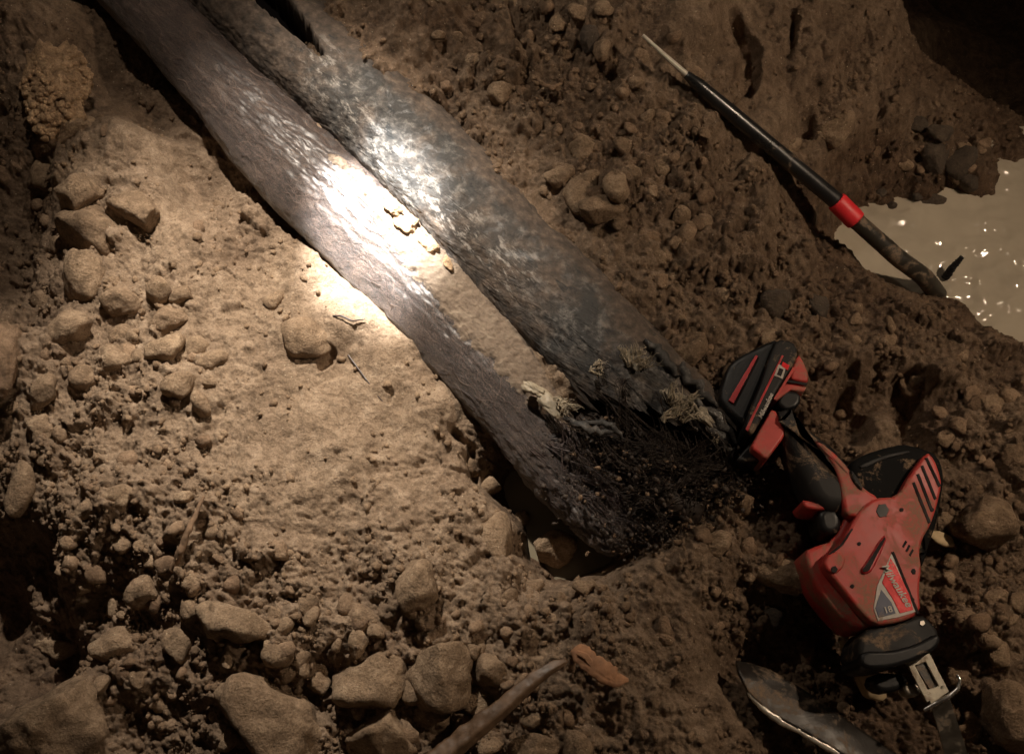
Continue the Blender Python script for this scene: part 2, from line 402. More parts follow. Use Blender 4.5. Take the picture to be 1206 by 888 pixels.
M['debris'] = simple('tarry_debris', (.048, .034, .025), .6, 0, .5, scale=150, var=.7)
def pipe_material(name, kind):
    m, nt, bs = material(name)
    uv = N(nt, "ShaderNodeUVMap").outputs[0]
    mp = N(nt, "ShaderNodeMapping"); nt.links.new(uv, mp.inputs[0])
    g = N(nt, "ShaderNodeNewGeometry").outputs["Position"]
    if kind == 'L':
        mp.inputs["Scale"].default_value = (60, 330, 1)
        s1 = tex_noise(nt, mp.outputs[0], 1.0, 8, .75, 1.4)
        mp2 = N(nt, "ShaderNodeMapping"); nt.links.new(uv, mp2.inputs[0]); mp2.inputs["Scale"].default_value = (150, 520, 1); mp2.inputs["Rotation"].default_value = (0, 0, .10)
        s2 = tex_noise(nt, mp2.outputs[0], 1.0, 6, .8, 2.2)
        n1 = tex_noise(nt, g, 30, 7, .7, .6); n4 = tex_noise(nt, g, 620, 4, .8)
        c = ramp(nt, s1, [(.38, (.010, .006, .006)), (.52, (.050, .032, .027)), (.64, (.14, .098, .082))])
        c = mix(nt, ramp(nt, s2, [(.50, (0, 0, 0)), (.66, (.75,) * 3)]), c, (.20, .135, .105))
        c = mix(nt, ramp(nt, n1, [(.50, (0, 0, 0)), (.66, (.5,) * 3)]), c, (.17, .115, .085))
        c = mix(nt, 1.0, c, ramp(nt, n4, [(.36, (.12, .10, .10)), (.5, (1, 1, 1)), (.64, (2.0, 1.85, 1.7))]), 'MULTIPLY')
        cr = N(nt, "ShaderNodeAttribute", attribute_name="crust").outputs["Fac"]
        cr = ramp(nt, mth(nt, 'ADD', cr, mth(nt, 'MULTIPLY', mth(nt, 'SUBTRACT', n4, .5), .9)), [(.40, (0, 0, 0)), (.60, (1, 1, 1))])
        n2s = tex_noise(nt, g, 60, 8, .72, .3)
        c = mix(nt, cr, c, ramp(nt, n2s, [(.30, (.17, .12, .082)), (.50, (.30, .22, .155)), (.68, (.43, .335, .245))]))
        nt.links.new(c, bs.inputs["Base Color"])
        nt.links.new(mix(nt, cr, ramp(nt, n4, [(.35, (.26,) * 3), (.65, (.56,) * 3)]), (.95, .95, .95)), bs.inputs["Roughness"])
        bs.inputs["Specular IOR Level"].default_value = 1.0
        nt.links.new(mth(nt, 'MULTIPLY', mth(nt, 'SUBTRACT', 1.0, cr), .6), bs.inputs["Coat Weight"]); bs.inputs["Coat Roughness"].default_value = .38
        b = bump(nt, n1, bs, .002, .5); b = bump(nt, s1, bs, .0010, .8, b); b = bump(nt, s2, bs, .0010, 1, b); bump(nt, n4, bs, .0030, 1, b)
    else:
        n1 = tex_noise(nt, g, 16, 8, .68, .3); n2 = tex_noise(nt, g, 90, 6, .65, .1); n3 = tex_noise(nt, g, 420, 5, .7)
        mp.inputs["Scale"].default_value = (26, 60, 1)
        s1 = tex_noise(nt, mp.outputs[0], 1.0, 7, .7, .7)
        base_c = ramp(nt, n2, [(.36, (.012, .011, .011)), (.50, (.050, .046, .042)), (.64, (.16, .148, .135))])
        base_c = mix(nt, ramp(nt, tex_noise(nt, g, 42, 5, .65, .5), [(.46, (0, 0, 0)), (.56, (1, 1, 1))]), base_c, (.034, .032, .030))
        mud = ramp(nt, n2, [(.34, (.034, .024, .017)), (.52, (.080, .056, .040)), (.68, (.15, .108, .078))])
        a = N(nt, "ShaderNodeAttribute", attribute_name="mud").outputs["Fac"]
        f = ramp(nt, mth(nt, 'ADD', n1, mth(nt, 'MULTIPLY', a, .5)), [(.58, (0, 0, 0)), (.78, (1, 1, 1))])
        c = mix(nt, f, base_c, mud)
        c = mix(nt, ramp(nt, s1, [(.60, (0, 0, 0)), (.68, (.9,) * 3)]), c, (.012, .014, .015))     # bare tar streaks
        mp3 = N(nt, "ShaderNodeMapping"); nt.links.new(uv, mp3.inputs[0]); mp3.inputs["Scale"].default_value = (40, 90, 1); mp3.inputs["Location"].default_value = (3, 7, 0)
        s3 = tex_noise(nt, mp3.outputs[0], 1.0, 7, .72, .1)
        sc = N(nt, "ShaderNodeAttribute", attribute_name="scuff").outputs["Fac"]
        c = mix(nt, mth(nt, 'MULTIPLY', sc, ramp(nt, s3, [(.53, (0, 0, 0)), (.62, (.75,) * 3)])), c, (.42, .38, .34))
        at = N(nt, "ShaderNodeAttribute", attribute_name="slot").outputs["Fac"]
        c = mix(nt, at, c, (.008, .007, .007))
        nt.links.new(c, bs.inputs["Base Color"])
        wetp = ramp(nt, tex_noise(nt, g, 34, 6, .7, .8), [(.52, (.85,) * 3), (.60, (.26,) * 3)])
        nt.links.new(mix(nt, at, mix(nt, f, wetp, (.85, .85, .85)), (1.0, 1.0, 1.0)), bs.inputs["Roughness"])
        nt.links.new(mth(nt, 'MULTIPLY', mth(nt, 'SUBTRACT', 1.0, at), .8), bs.inputs["Specular IOR Level"])
        bs.inputs["Specular IOR Level"].default_value = .8
        b = bump(nt, n1, bs, .0015, .5); b = bump(nt, n2, bs, .0013, .6, b); bump(nt, n3, bs, .0012, .8, b)
    return m
M['pipeL'] = pipe_material("fibrous_wrap", 'L')
M['pipeU'] = pipe_material("tarred_pipe_shell", 'U')

def water_material(name, col, ripple):
    m, nt, bs = material(name)
    g = N(nt, "ShaderNodeNewGeometry").outputs["Position"]
    n1 = tex_noise(nt, g, 32, 2, .5, .2); n2 = tex_noise(nt, g, 120, 2, .5, .2)
    n0 = tex_noise(nt, g, 8, 4, .5, .8)
    c = mix(nt, ramp(nt, n0, [(.35, (0, 0, 0)), (.65, (1, 1, 1))]), tuple(x * .82 for x in col), col)
    nt.links.new(c, bs.inputs["Base Color"])
    bs.inputs["Roughness"].default_value = .11
    bs.inputs["IOR"].default_value = 1.33
    bs.inputs["Specular IOR Level"].default_value = .6
    act = ramp(nt, tex_noise(nt, g, 14, 3, .6), [(.46, (.10,) * 3), (.58, (1,) * 3)])
    b1 = N(nt, "ShaderNodeBump"); b1.inputs["Distance"].default_value = ripple; nt.links.new(n1, b1.inputs["Height"])
    b2 = N(nt, "ShaderNodeBump"); b2.inputs["Distance"].default_value = ripple * .8
    nt.links.new(mth(nt, 'MULTIPLY', n2, act), b2.inputs["Height"]); nt.links.new(b1.outputs[0], b2.inputs["Normal"])
    bs.inputs["Roughness"].default_value = .6; bs.inputs["Specular IOR Level"].default_value = 0.0
    bs.inputs["Coat Weight"].default_value = 1.0; bs.inputs["Coat Roughness"].default_value = .10; bs.inputs["Coat IOR"].default_value = 1.6
    nt.links.new(b2.outputs[0], bs.inputs["Coat Normal"])
    return m
M['pool'] = water_material("silty_water", (.50, .435, .34), .0012)
M['trenchwater'] = water_material("still_silty_water", (.26, .225, .16), .001)

# ------------------------------------------------------------------ mesh helpers
def mesh_np(name, verts, faces, smooth=True):
    me = bpy.data.meshes.new(name)
    verts = np.asarray(verts, dtype=np.float32); faces = np.asarray(faces, dtype=np.int32)
    k = faces.shape[1]
    me.vertices.add(len(verts)); me.vertices.foreach_set("co", verts.ravel())
    me.loops.add(faces.size); me.loops.foreach_set("vertex_index", faces.ravel())
    me.polygons.add(len(faces)); me.polygons.foreach_set("loop_start", np.arange(0, faces.size, k, dtype=np.int32))
    me.polygons.foreach_set("loop_total", np.full(len(faces), k, dtype=np.int32))
    me.update(calc_edges=True); me.validate()
    if smooth: me.polygons.foreach_set("use_smooth", np.ones(len(me.polygons), dtype=bool))
    return me
def link(name, me, mat=None, parent=None):
    o = bpy.data.objects.new(name, me); COL.objects.link(o)
    if mat is not None and me is not None and len(me.materials) == 0: me.materials.append(mat)
    if parent is not None: o.parent = parent
    return o
def tag(o, label, cat, group=None):
    o['label'] = label; o['category'] = cat
    if group: o['group'] = group
    return o
def empty(name, loc):
    o = bpy.data.objects.new(name, None); COL.objects.link(o); o.location = loc; o.empty_display_size = .02
    return o
def child(name, me, mat, parent, label=None):
    """mesh given in world coordinates, hung under an Empty whose origin is elsewhere"""
    o = link(name, me, mat, parent)
    o.matrix_parent_inverse = Matrix.Identity(4)
    o.location = -parent.location if parent.parent is None else (0, 0, 0)
    if label: o['label'] = label
    return o
def grid_faces(nu, nv, wrap=False):
    f = []
    i = np.arange(nu - 1)[:, None]; w = nv if wrap else nv - 1
    j = np.arange(w)[None, :]; j2 = (j + 1) % nv
    a = i * nv + j; b = i * nv + j2; c = (i + 1) * nv + j2; d = (i + 1) * nv + j
    return np.stack([a.ravel(), d.ravel(), c.ravel(), b.ravel()], 1)
def float_attr(me, name, vals):
    a = me.attributes.new(name, 'FLOAT', 'POINT'); a.data.foreach_set("value", np.asarray(vals, dtype=np.float32))

# ------------------------------------------------------------------ ground and water
nyy, nxx = X.shape
gv = np.stack([X.ravel(), Y.ravel(), Hh], 1)
gf = grid_faces(nyy, nxx)[:, ::-1]
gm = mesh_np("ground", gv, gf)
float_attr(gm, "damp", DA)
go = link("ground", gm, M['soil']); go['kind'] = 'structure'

def water(name, cx, cy, sx, sy, z, mat, step, amp, active):
    xs = np.arange(cx - sx, cx + sx, step); ys = np.arange(cy - sy, cy + sy, step)
    A, B = np.meshgrid(xs, ys)
    act = .22 + np.clip(fbm(A * 7, B * 7, 2, 31) * 1.4, 0, .7)
    for (ax, ay), rad, k in active: act = act + k * np.exp(-((A - ax) ** 2 + (B - ay) ** 2) / rad ** 2)
    act = np.clip(act, 0, 1.25)
    Z = z + amp * act * (.35 * vnoise(A * 85, B * 110, 8) + 1.25 * vnoise(A * 38 + 3, B * 52, 9))
    me = mesh_np(name, np.stack([A.ravel(), B.ravel(), Z.ravel()], 1), grid_faces(len(ys), len(xs))[:, ::-1])
    o = link(name, me, mat); o['kind'] = 'structure'; return o
def w2(px, py): q = P(px, py, -.105); return (q.x, q.y)
wp = P(1130, 300, -.105)
water("water", wp.x + .12, wp.y - .02, .30, .215, -.105, M['pool'], .0016, .0026,
      [(w2(1125, 355), .045, 1.1), (w2(1060, 245), .05, .8), (w2(1150, 380), .05, .6), (w2(1050, 305), .03, .7), (w2(1140, 230), .03, .4)])
wt = P(640, 625, -.105)
water("water", wt.x, wt.y, .10, .10, -.103, M['trenchwater'], .004, .0001, [])

# ------------------------------------------------------------------ stones
def ico(sub):
    import bmesh
    bm = bmesh.new(); bmesh.ops.create_icosphere(bm, subdivisions=sub, radius=1.0)
    v = np.array([p.co[:] for p in bm.verts]); f = np.array([[q.index for q in p.verts] for p in bm.faces]); bm.free()
    return v, f
ICO = {s: ico(s) for s in (1, 2, 3, 4)}
def rock_shape(seed, sub, angular=1.0, rough=.05, lump=0.0):
    r = np.random.default_rng(seed)
    v, f = ICO[sub]
    k = r.integers(8, 13)
    n = r.normal(size=(k, 3)); n /= np.linalg.norm(n, axis=1)[:, None]
    h = r.uniform(.55, 1.0, k)
    d = v @ n.T
    t = np.where(d > .05, h[None, :] / np.maximum(d, .05), 9.0)
    pw = 5 + 26 * angular ** 1.5
    rad = 1.0 / (np.sum((1.0 / np.minimum(t, 6)) ** pw, axis=1) + (.55 if angular < .5 else .02)) ** (1 / pw)
    rad = rad / rad.mean() * .93
    off = Vector((seed * 3.1, seed * 1.7, 0))
    ns = np.array([mn.fractal(Vector(p) * 1.6 + off, .9, 2.1, 4) for p in v])
    rad = rad * (1 + rough * 1.8 * ns)
    if sub >= 3: rad = rad * (1 + .022 * np.array([mn.fractal(Vector(p) * 7 + off, .7, 2.1, 4) for p in v]))
    if lump > 0:
        n2 = np.array([abs(mn.noise(Vector(p) * 4.5 + off)) + .6 * abs(mn.noise(Vector(p) * 9 + off)) for p in v])
        rad = rad * (1 + lump * (n2 - .3))
    return v * rad[:, None], f
ROCKS = []
for s in range(14):
    v, f = rock_shape(100 + s, 3, random.uniform(.45, 1.0), random.uniform(.05, .11))
    ROCKS.append(mesh_np("stone_shape", v, f, False)); ROCKS[-1].materials.append(M['rock'])
    ROCKS[-1].polygons.foreach_set("use_smooth", np.ones(len(f), dtype=bool))
CLODS = []
for s in range(10):
    v, f = rock_shape(300 + s, 2, random.uniform(.6, 1.0), .16, .15)
    CLODS.append(mesh_np("clod_shape", v, f, False)); CLODS[-1].materials.append(M['clod'])

def stone(px, py, w, h, label, cat='stone', name='stone', ang=0.0, mat=None, tall=.85, sink=.36, seed=None, big=False, group=None, lift=0.0, angular=.8, lump=0.0):
    """w, h in photo pixels; the stone stands on the ground seen at that pixel"""
    p = hit(px, py + h * .12)
    sc = (CAM - p).length / CAM.length
    a = w * .5 * MPP * sc * .98; b = h * .5 * MPP * sc * 1.02; c = min(a, b) * tall * 1.15
    seed = seed if seed is not None else int(px * 7 + py * 3)
    if w > 60 and tall == .85: c *= 1.3
    if big or w > 42:
        v, f = rock_shape(seed, 4, angular, .07, lump)
        me = mesh_np(name + "_mesh", v, f); me.materials.append(mat or M['rock'])
    else:
        me = ROCKS[seed % len(ROCKS)]
        if mat is not None:
            me = me.copy(); me.materials.clear(); me.materials.append(mat)
    o = link(name, me)
    o.location = (p.x, p.y, p.z + c * (1 - 2 * sink) + lift)
    o.scale = (a, b, c)
    o.rotation_euler = (random.uniform(-.2, .2), random.uniform(-.2, .2), math.radians(ang))
    tag(o, label, cat, group)
    return o
G1 = "stones heaped on the left slope"; G2 = "stones among the loose soil at the bottom"; G3 = "stones on the bank above the big pipe"; G4 = "wet stones at the edge of the muddy pool"; G5 = "stones around the saw"
S = [
 (648,650,50,38,"lone clod standing up in the small water hole under the pipe","stones in the water hole",10),
 (612,612,26,22,"small clod at the upper left rim of the water hole","stones in the water hole",0),
 (628,690,30,22,"clod on the lower rim of the water hole, left of its middle","stones in the water hole",0),
 (690,690,28,20,"clod on the lower rim of the water hole, near the pipe end","stones in the water hole",0),
 (575,570,34,30,"clod in the dark crack beside the fibre pipe","stones in the water hole",20),
 (553,548,24,26,"small clod above the one in the dark crack beside the fibre pipe","stones in the water hole",20),
 (88,152,48,28,"flat brown stone tucked just under the crumbly pale sand clump",G1,10),
 (53,200,26,46,"narrow pale stone standing upright at the left edge under the sand clump",G1,0),
 (92,230,62,44,"flat slab-like stone overlapping the top of the big cracked rock on the left slope",G1,20),
 (115,266,78,58,"largest angular rock of the left slope, with a shadowed lower side",G1,-15),
 (166,247,62,34,"low flat stone pointing right beside the largest rock of the left slope",G1,-10),
 (102,322,46,72,"tall smooth block standing upright in the middle of the left slope",G1,0),
 (83,383,50,50,"round stone with a dark hollow on its left, below the tall upright block",G1,0),
 (142,355,44,40,"rounded stone just right of the tall upright block",G1,0),
 (190,343,34,28,"small round stone at the top of the cobble cluster, left of its twin",G1,0),
 (217,346,28,24,"small round stone at the top right end of the cobble cluster",G1,0),
 (205,374,46,32,"wedge-shaped pale stone in the middle of the cobble cluster",G1,15),
 (197,408,44,40,"rounded brown stone below the wedge-shaped one in the cobble cluster",G1,0),
 (135,418,40,30,"dark rounded stone at the lower left of the cobble cluster",G1,0),
 (163,418,18,16,"tiny pale stone between the cobbles of the left slope",G1,0),
 (100,440,30,28,"pinkish stone at the bottom left of the cobble cluster",G1,0),
 (231,407,32,28,"half-buried stone to the right of the cobble cluster",G1,0),
 (251,423,38,24,"low dusty stone farthest right in the cobble cluster",G1,-10),
 (213,454,38,30,"stone half sunk in sand below the cobble cluster",G1,20),
 (325,353,24,22,"single small pale stone on the bright sand near the fibrous pipe",G1,0),
 (141,393,34,22,"small flat stone wedged between two rounded cobbles",G1,25),
 (53,462,34,36,"sloping brown stone near the left edge below the hollow",G1,-30),
 (24,568,32,62,"long pale slab leaning at the left edge of the photo",G1,-12),
 (140,582,44,28,"flat-topped brown stone alone on the soil at mid left",G1,0),
 (52,506,24,26,"pale stone beside a dark gap near the left edge",G1,0),
 (73,508,18,26,"narrow stone paired with a paler one near the left edge",G1,20),
 (172,689,38,44,"upright brown stone above the pale angular one, lower left",G2,0),
 (137,707,24,26,"small stone on the rim of the dark hollow at lower left",G2,0),
 (223,715,27,25,"small pale round pebble with shadow on its left, lower left",G2,0),
 (140,756,58,40,"pale angular stone with pointed top beside the dark hollow",G2,0),
 (217,753,38,46,"grey-brown stone directly below the pale round pebble",G2,10),
 (276,727,74,50,"broad stone half buried in crumbly soil above the large rock",G2,-25),
 (360,709,34,46,"egg-shaped stone upright above the small stones at lower left",G2,0),
 (334,738,26,22,"small round stone below the egg-shaped stone",G2,0),
 (328,767,36,34,"angular stone resting just above the large bottom rock",G2,0),
 (320,838,122,92,"largest rock at the bottom, one face lit and one in shade",G2,-10),
 (60,850,104,90,"big earth-covered boulder in the bottom left corner",G2,0),
 (66,758,44,26,"jagged lump on the far side of the corner boulder",G2,0),
 (378,791,26,24,"small stone at the upper right corner of the largest bottom rock",G2,0),
 (355,776,20,24,"pebble squeezed between the largest bottom rock and the rough block",G2,0),
 (440,800,80,74,"blocky rough stone, left one of the pair right of the largest rock",G2,0),
 (514,786,74,70,"blocky stone with a dark left face, right one of the pair",G2,-15),
 (453,864,78,60,"wide stone at the bottom edge below the blocky pair",G2,0),
 (507,840,46,44,"stone below the right one of the blocky pair",G2,10),
 (558,824,46,32,"stone lying in the shadow of the wet stick",G2,20),
 (575,786,42,34,"crumbly rounded lump above the wet stick",G2,0),
 (435,729,46,34,"small dark-sided stone above the blocky pair",G2,0),
 (490,688,50,62,"pale pyramid-shaped stone on the smooth soil at lower centre",G2,0),
 (587,627,42,66,"tall slab standing at the rim of the water hole under the pipe",G2,15),
 (637,878,72,40,"low stone at the bottom edge right of the wet stick",G2,0),
 (678,876,36,42,"upright stone at the bottom edge, right of the low one",G2,0),
 (633,844,38,28,"dark stone under the upper half of the wet stick",G2,0),
 (423,756,26,28,"small stone touching the left one of the blocky pair",G2,0),
 (487,811,28,26,"round pebble in the gap between the blocky pair",G2,0),
 (590,111,28,26,"single pale stone on the dark bank above the big pipe",G3,0),
 (688,168,36,34,"brown stone at the top of the stone cluster on the bank",G3,0),
 (662,206,36,24,"leftmost flat stone of the cluster on the bank",G3,0),
 (705,243,48,40,"lowest and largest stone of the cluster on the bank",G3,10),
 (684,226,34,40,"stone leaning on the largest one of the bank cluster",G3,0),
 (728,216,34,36,"rightmost stone of the cluster on the bank",G3,0),
 (764,136,16,14,"tiny pale pebble between the bank cluster and the black bar",G3,0),
 (736,172,24,26,"dark stone at the upper right of the bank cluster",G3,0),
 (641,223,12,12,"tiny pebble left of the bank cluster",G3,0),
 (680,15,26,18,"flat pale stone near the top edge above a dark hollow",G3,-20),
 (781,191,26,24,"reddish stone under the middle of the black bar",G3,0),
 (853,343,16,18,"small pale stone on the soil above the red saw battery",G3,0),
 (817,409,38,36,"rounded earthy lump left of the saw battery",G3,0),
 (935,171,22,16,"small stone on the bare face above the black bar",G3,0),
 (988,150,40,36,"earth lump beside a dark pocket on the far bank",G3,0),
 (1155,612,72,56,"large brown rock right of the saw body",G5,-15),
 (926,671,72,38,"earthy rock in the shadow left of the saw body",G5,-20),
 (1190,835,62,66,"dark rock at the right edge near the saw blade",G5,0),
 (1138,726,24,20,"small stone right of the saw nose",G5,0),
 (871,590,32,28,"clod at the edge of the black fibres left of the saw",G5,0),
 (846,640,34,30,"clod on the soil below the black fibres",G5,0),
]
for (px, py, w, h, lab, g, ang) in S:
    big = w > 42
    rnd = any(k in lab for k in ("round", "smooth", "egg", "pebble"))
    stone(px, py, w, h, lab, ang=ang, group=g, lift=.036 if 'lone clod' in lab else 0, angular=.32 if rnd else .95, sink=.45 if big else .42, lump=.12 if 'earth' in lab else .04)
def sand_clump():
    r = np.random.default_rng(77); c0 = hit(70, 115); V = []; F = []; off = 0
    v, f = rock_shape(912, 4, .9, .30, .25)
    V.append(v * np.array([.036, .058, .020])); F.append(f); off = len(v)
    sh = [rock_shape(940 + k, 2, .4, .2)[0] for k in range(12)]; f2 = ICO[2][1]
    for k in range(900):
        d = r.normal(size=3); d[2] = abs(d[2]) * .8; d /= np.linalg.norm(d)
        q = sh[k % 12] * r.uniform(.0016, .0055) * r.uniform(.7, 1.3, 3)
        V.append(q + d * np.array([.036, .056, .020]) * (1 + .35 * mn.noise(Vector(d) * 2.2)) * r.uniform(.92, 1.06)); F.append(f2 + off); off += len(q)
    o = link("sand_clump", mesh_np("sand_clump", np.concatenate(V), np.concatenate(F)), M['sandclump'])
    o.location = c0 + Vector((0, 0, .010)); o.rotation_euler = (0, 0, .12)
    tag(o, "crumbly pale sand clump at the upper left corner", "sand clump")
sand_clump()
stone(358,400,66,52,"big smooth sand-coated stone on the bright sand by the pipe", angular=.15, sink=.48, tall=.6)
stone(2,410,44,84,"reddish earth mound against the left edge of the photo", name='earth_lump', cat='earth lump', mat=M['clod'], angular=.1, lump=.2, sink=.5)
for (px, py, w, h, lab) in [
 (695,48,24,34,"dark wet stone in a hollow near the top edge"), (910,356,44,36,"dark wet stone between the black bar and the saw battery"),
 (965,361,28,34,"grey wet stone right of the dark one below the bar"), (1099,188,32,38,"smooth grey oval stone above the far pool edge"),
 (1108,158,30,22,"grey stone at the brink of the dark pit"), (1078,148,22,20,"small pale stone left of the grey one at the pit"),
 (1132,192,36,30,"brown wet stone right of the smooth grey oval"), (1142,214,24,22,"stone standing in the far edge of the pool"),
 (1096,236,26,20,"largest of the wet stones in the shallow pool edge"), (1079,232,13,12,"wet pebble beside the largest one in the pool edge"),
 (1049,242,13,12,"wet pebble nearest the red collar of the bar"), (1037,230,15,13,"wet pebble just behind the one nearest the collar"),
 (913,725,26,28,"dark stone in the hollow left of the saw nose, shade put into its colour")]:  # this last one takes the dark tint for the shade it lies in
    stone(px, py, w, h, lab, mat=M['wetrock'], group=G4, angular=.2, sink=.3)

for (px, py, z, rr, lab) in [(480,262,.040,.012,"larger pale crumbly lump in the gap between the two pipes near the light spot"),
  (503,288,.038,.010,"pale crumbly lump just below the larger one in the gap between the pipes"), (462,244,.046,.008,"pale crumbly lump just above the larger one in the gap between the pipes"),
  (528,310,.041,.007,"lowest pale crumbly lump in the gap between the pipes")]:
    v, f = rock_shape(int(px), 3, .8, .22, .3)
    o = link("sand_lump", mesh_np("sand_lump", v, f), M['sandclump']); o.location = P(px, py, z)
    o.scale = (rr * 1.3, rr * .8, rr * .55); o.rotation_euler = (0, 0, -.75)
    tag(o, lab, "sand lump", "pale lumps between the pipes")
# loose clods one can still tell apart, scattered by how crumbly the soil is there
regions = [("lower left", (20, 560, 330, 880), 62, "small dirt clod in the crumbly soil at the lower left"),
           ("bottom", (330, 690, 700, 885), 48, "small dirt clod in the rubble along the bottom edge"),
           ("left", (10, 150, 260, 560), 22, "small dirt clod between the stones of the left slope"),
           ("bank", (440, 10, 830, 380), 50, "small dirt clod on the dark bank above the big pipe"),
           ("right", (1090, 400, 1200, 880), 40, "small dirt clod on the crumbly ground right of the saw"),
           ("saw", (780, 360, 1080, 870), 46, "small dirt clod on the rough soil around the saw"),
           ("pool", (1000, 150, 1200, 240), 14, "small wet clod along the far edge of the pool")]
LAND = [(72,110,"the pale sand clump"),(102,322,"the tall upright block"),(115,266,"the big cracked rock"),(83,383,"the round stone with the hollow"),(213,454,"the half-sunk stone below the cobbles"),
 (205,374,"the wedge-shaped cobble"),(24,568,"the long pale slab"),(140,582,"the flat-topped brown stone"),(222,625,"the thin leaning twig"),(140,756,"the pale pointed stone"),(223,715,"the pale round pebble"),
 (60,850,"the corner boulder"),(320,838,"the largest bottom rock"),(276,727,"the broad half-buried stone"),(360,709,"the egg-shaped stone"),(440,800,"the left blocky stone"),(514,786,"the right blocky stone"),
 (453,864,"the wide bottom-edge stone"),(490,688,"the pale pyramid stone"),(587,627,"the slab at the water hole"),(600,830,"the wet stick"),(705,790,"the orange wood chip"),(678,876,"the upright bottom-edge stone"),
 (590,111,"the single pale bank stone"),(705,243,"the bank stone cluster"),(695,48,"the dark wet top stone"),(810,90,"the bar's bright tip"),(900,170,"the bar's middle"),(995,248,"the red collar"),
 (853,343,"the small pale stone above the battery"),(910,356,"the dark wet stone under the bar"),(890,460,"the saw battery"),(970,550,"the saw grip"),(1060,620,"the saw body"),(1060,755,"the saw nose"),
 (1110,830,"the saw blade"),(1155,612,"the large brown rock by the saw"),(1190,835,"the dark right-edge rock"),(950,850,"the iron blade"),(926,671,"the shadowed earthy rock"),(780,560,"the black fibres"),
 (1030,495,"the two gouges"),(1100,188,"the grey oval stone"),(600,330,"the tarred pipe"),(1206,480,"the right photo edge"),(1130,330,"the pool")]
seen_labels = set()
def clod_label(px, py, r):
    size = "tiny" if r < .0068 else ("small" if r < .0092 else "larger")
    near = sorted(LAND, key=lambda q: (q[0] - px) ** 2 + (q[1] - py) ** 2)[:3]
    last = None
    for lx, ly, ph in near:
        dx, dy = px - lx, py - ly; d = math.hypot(dx, dy)
        a = math.degrees(math.atan2(-dy, dx)) % 360
        rel = ["right of", "up and right of", "above", "up and left of", "left of", "down and left of", "below", "down and right of"][int((a + 22.5) // 45) % 8]
        for dist in (["close " + rel, rel] if d < 45 else [rel, "well " + rel]):
            last = f"{size} dirt clod {dist} {ph}"
            if last not in seen_labels:
                seen_labels.add(last); return last
    return last
for rn, (x0, y0, x1, y1), n, lab in regions:
    made = 0; tries = 0
    while made < n and tries < n * 30:
        tries += 1
        px = random.uniform(x0, x1); py = random.uniform(y0, y1)
        p = hit(px, py)
        b = base(np.array([p.x]), np.array([p.y]))
        if random.random() > b[1][0] ** 2 or (p.z < -.10): continue
        dl, _, _ = seg_dist(np.array([p.x]), np.array([p.y]), LA); du, _, _ = seg_dist(np.array([p.x]), np.array([p.y]), UA)
        if dl[0] < .06 or du[0] < .078: continue
        r = random.uniform(.0052, .0115) * (1.25 if random.random() < .2 else 1)
        me = random.choice(CLODS) if random.random() < .55 else random.choice(ROCKS)
        o = link("dirt_clod", me)
        o.location = (p.x, p.y, p.z + r * .25)
        o.scale = (r * random.uniform(.8, 1.25), r * random.uniform(.8, 1.25), r * random.uniform(.6, .95))
        o.rotation_euler = (random.uniform(-.5, .5), random.uniform(-.5, .5), random.uniform(0, 6.3))
        tag(o, clod_label(px, py, r), "dirt clod", "dirt clods, " + rn)
        made += 1

# finer crumbs nobody could count: one object
def crumbs():
    base_v, base_f = ICO[1]
    shapes = [rock_shape(500 + k, 1, .5, .25)[0] for k in range(24)]
    n = 15000
    px = rng.uniform(-20, 1230, n * 2); py = rng.uniform(-20, 905, n * 2)
    V = []; F = []; D = []; off = 0; made = 0
    for a, b_ in zip(px, py):
        if made >= n: break
        p = P(a, b_, 0.0)
        b = base(np.array([p.x]), np.array([p.y]))[:, 0]
        cl = float(vnoise(np.array([p.x * 16]), np.array([p.y * 16]), 61)[0])
        if random.random() > b[1] ** 1.5 * (.55 + cl * 1.3) + .02: continue
        z = ground_z(p.x, p.y)
        if z < -.10: continue
        r = .0010 + .0044 * random.random() ** 3.4
        s = shapes[made % 24] * np.array([r * random.uniform(.7, 1.3), r * random.uniform(.7, 1.3), r * random.uniform(.6, 1.0)])
        c, sn = math.cos(made), math.sin(made)
        s = s @ np.array([[c, -sn, 0], [sn, c, 0], [0, 0, 1]])
        V.append(s + np.array([p.x, p.y, z + r * .3])); F.append(base_f + off); off += len(s); D.append(np.full(len(s), b[2] * .9)); made += 1
    me = mesh_np("soil_crumbs", np.concatenate(V), np.concatenate(F), False)
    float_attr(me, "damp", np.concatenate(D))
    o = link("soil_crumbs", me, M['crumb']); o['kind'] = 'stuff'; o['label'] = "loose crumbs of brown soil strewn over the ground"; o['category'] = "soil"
crumbs()

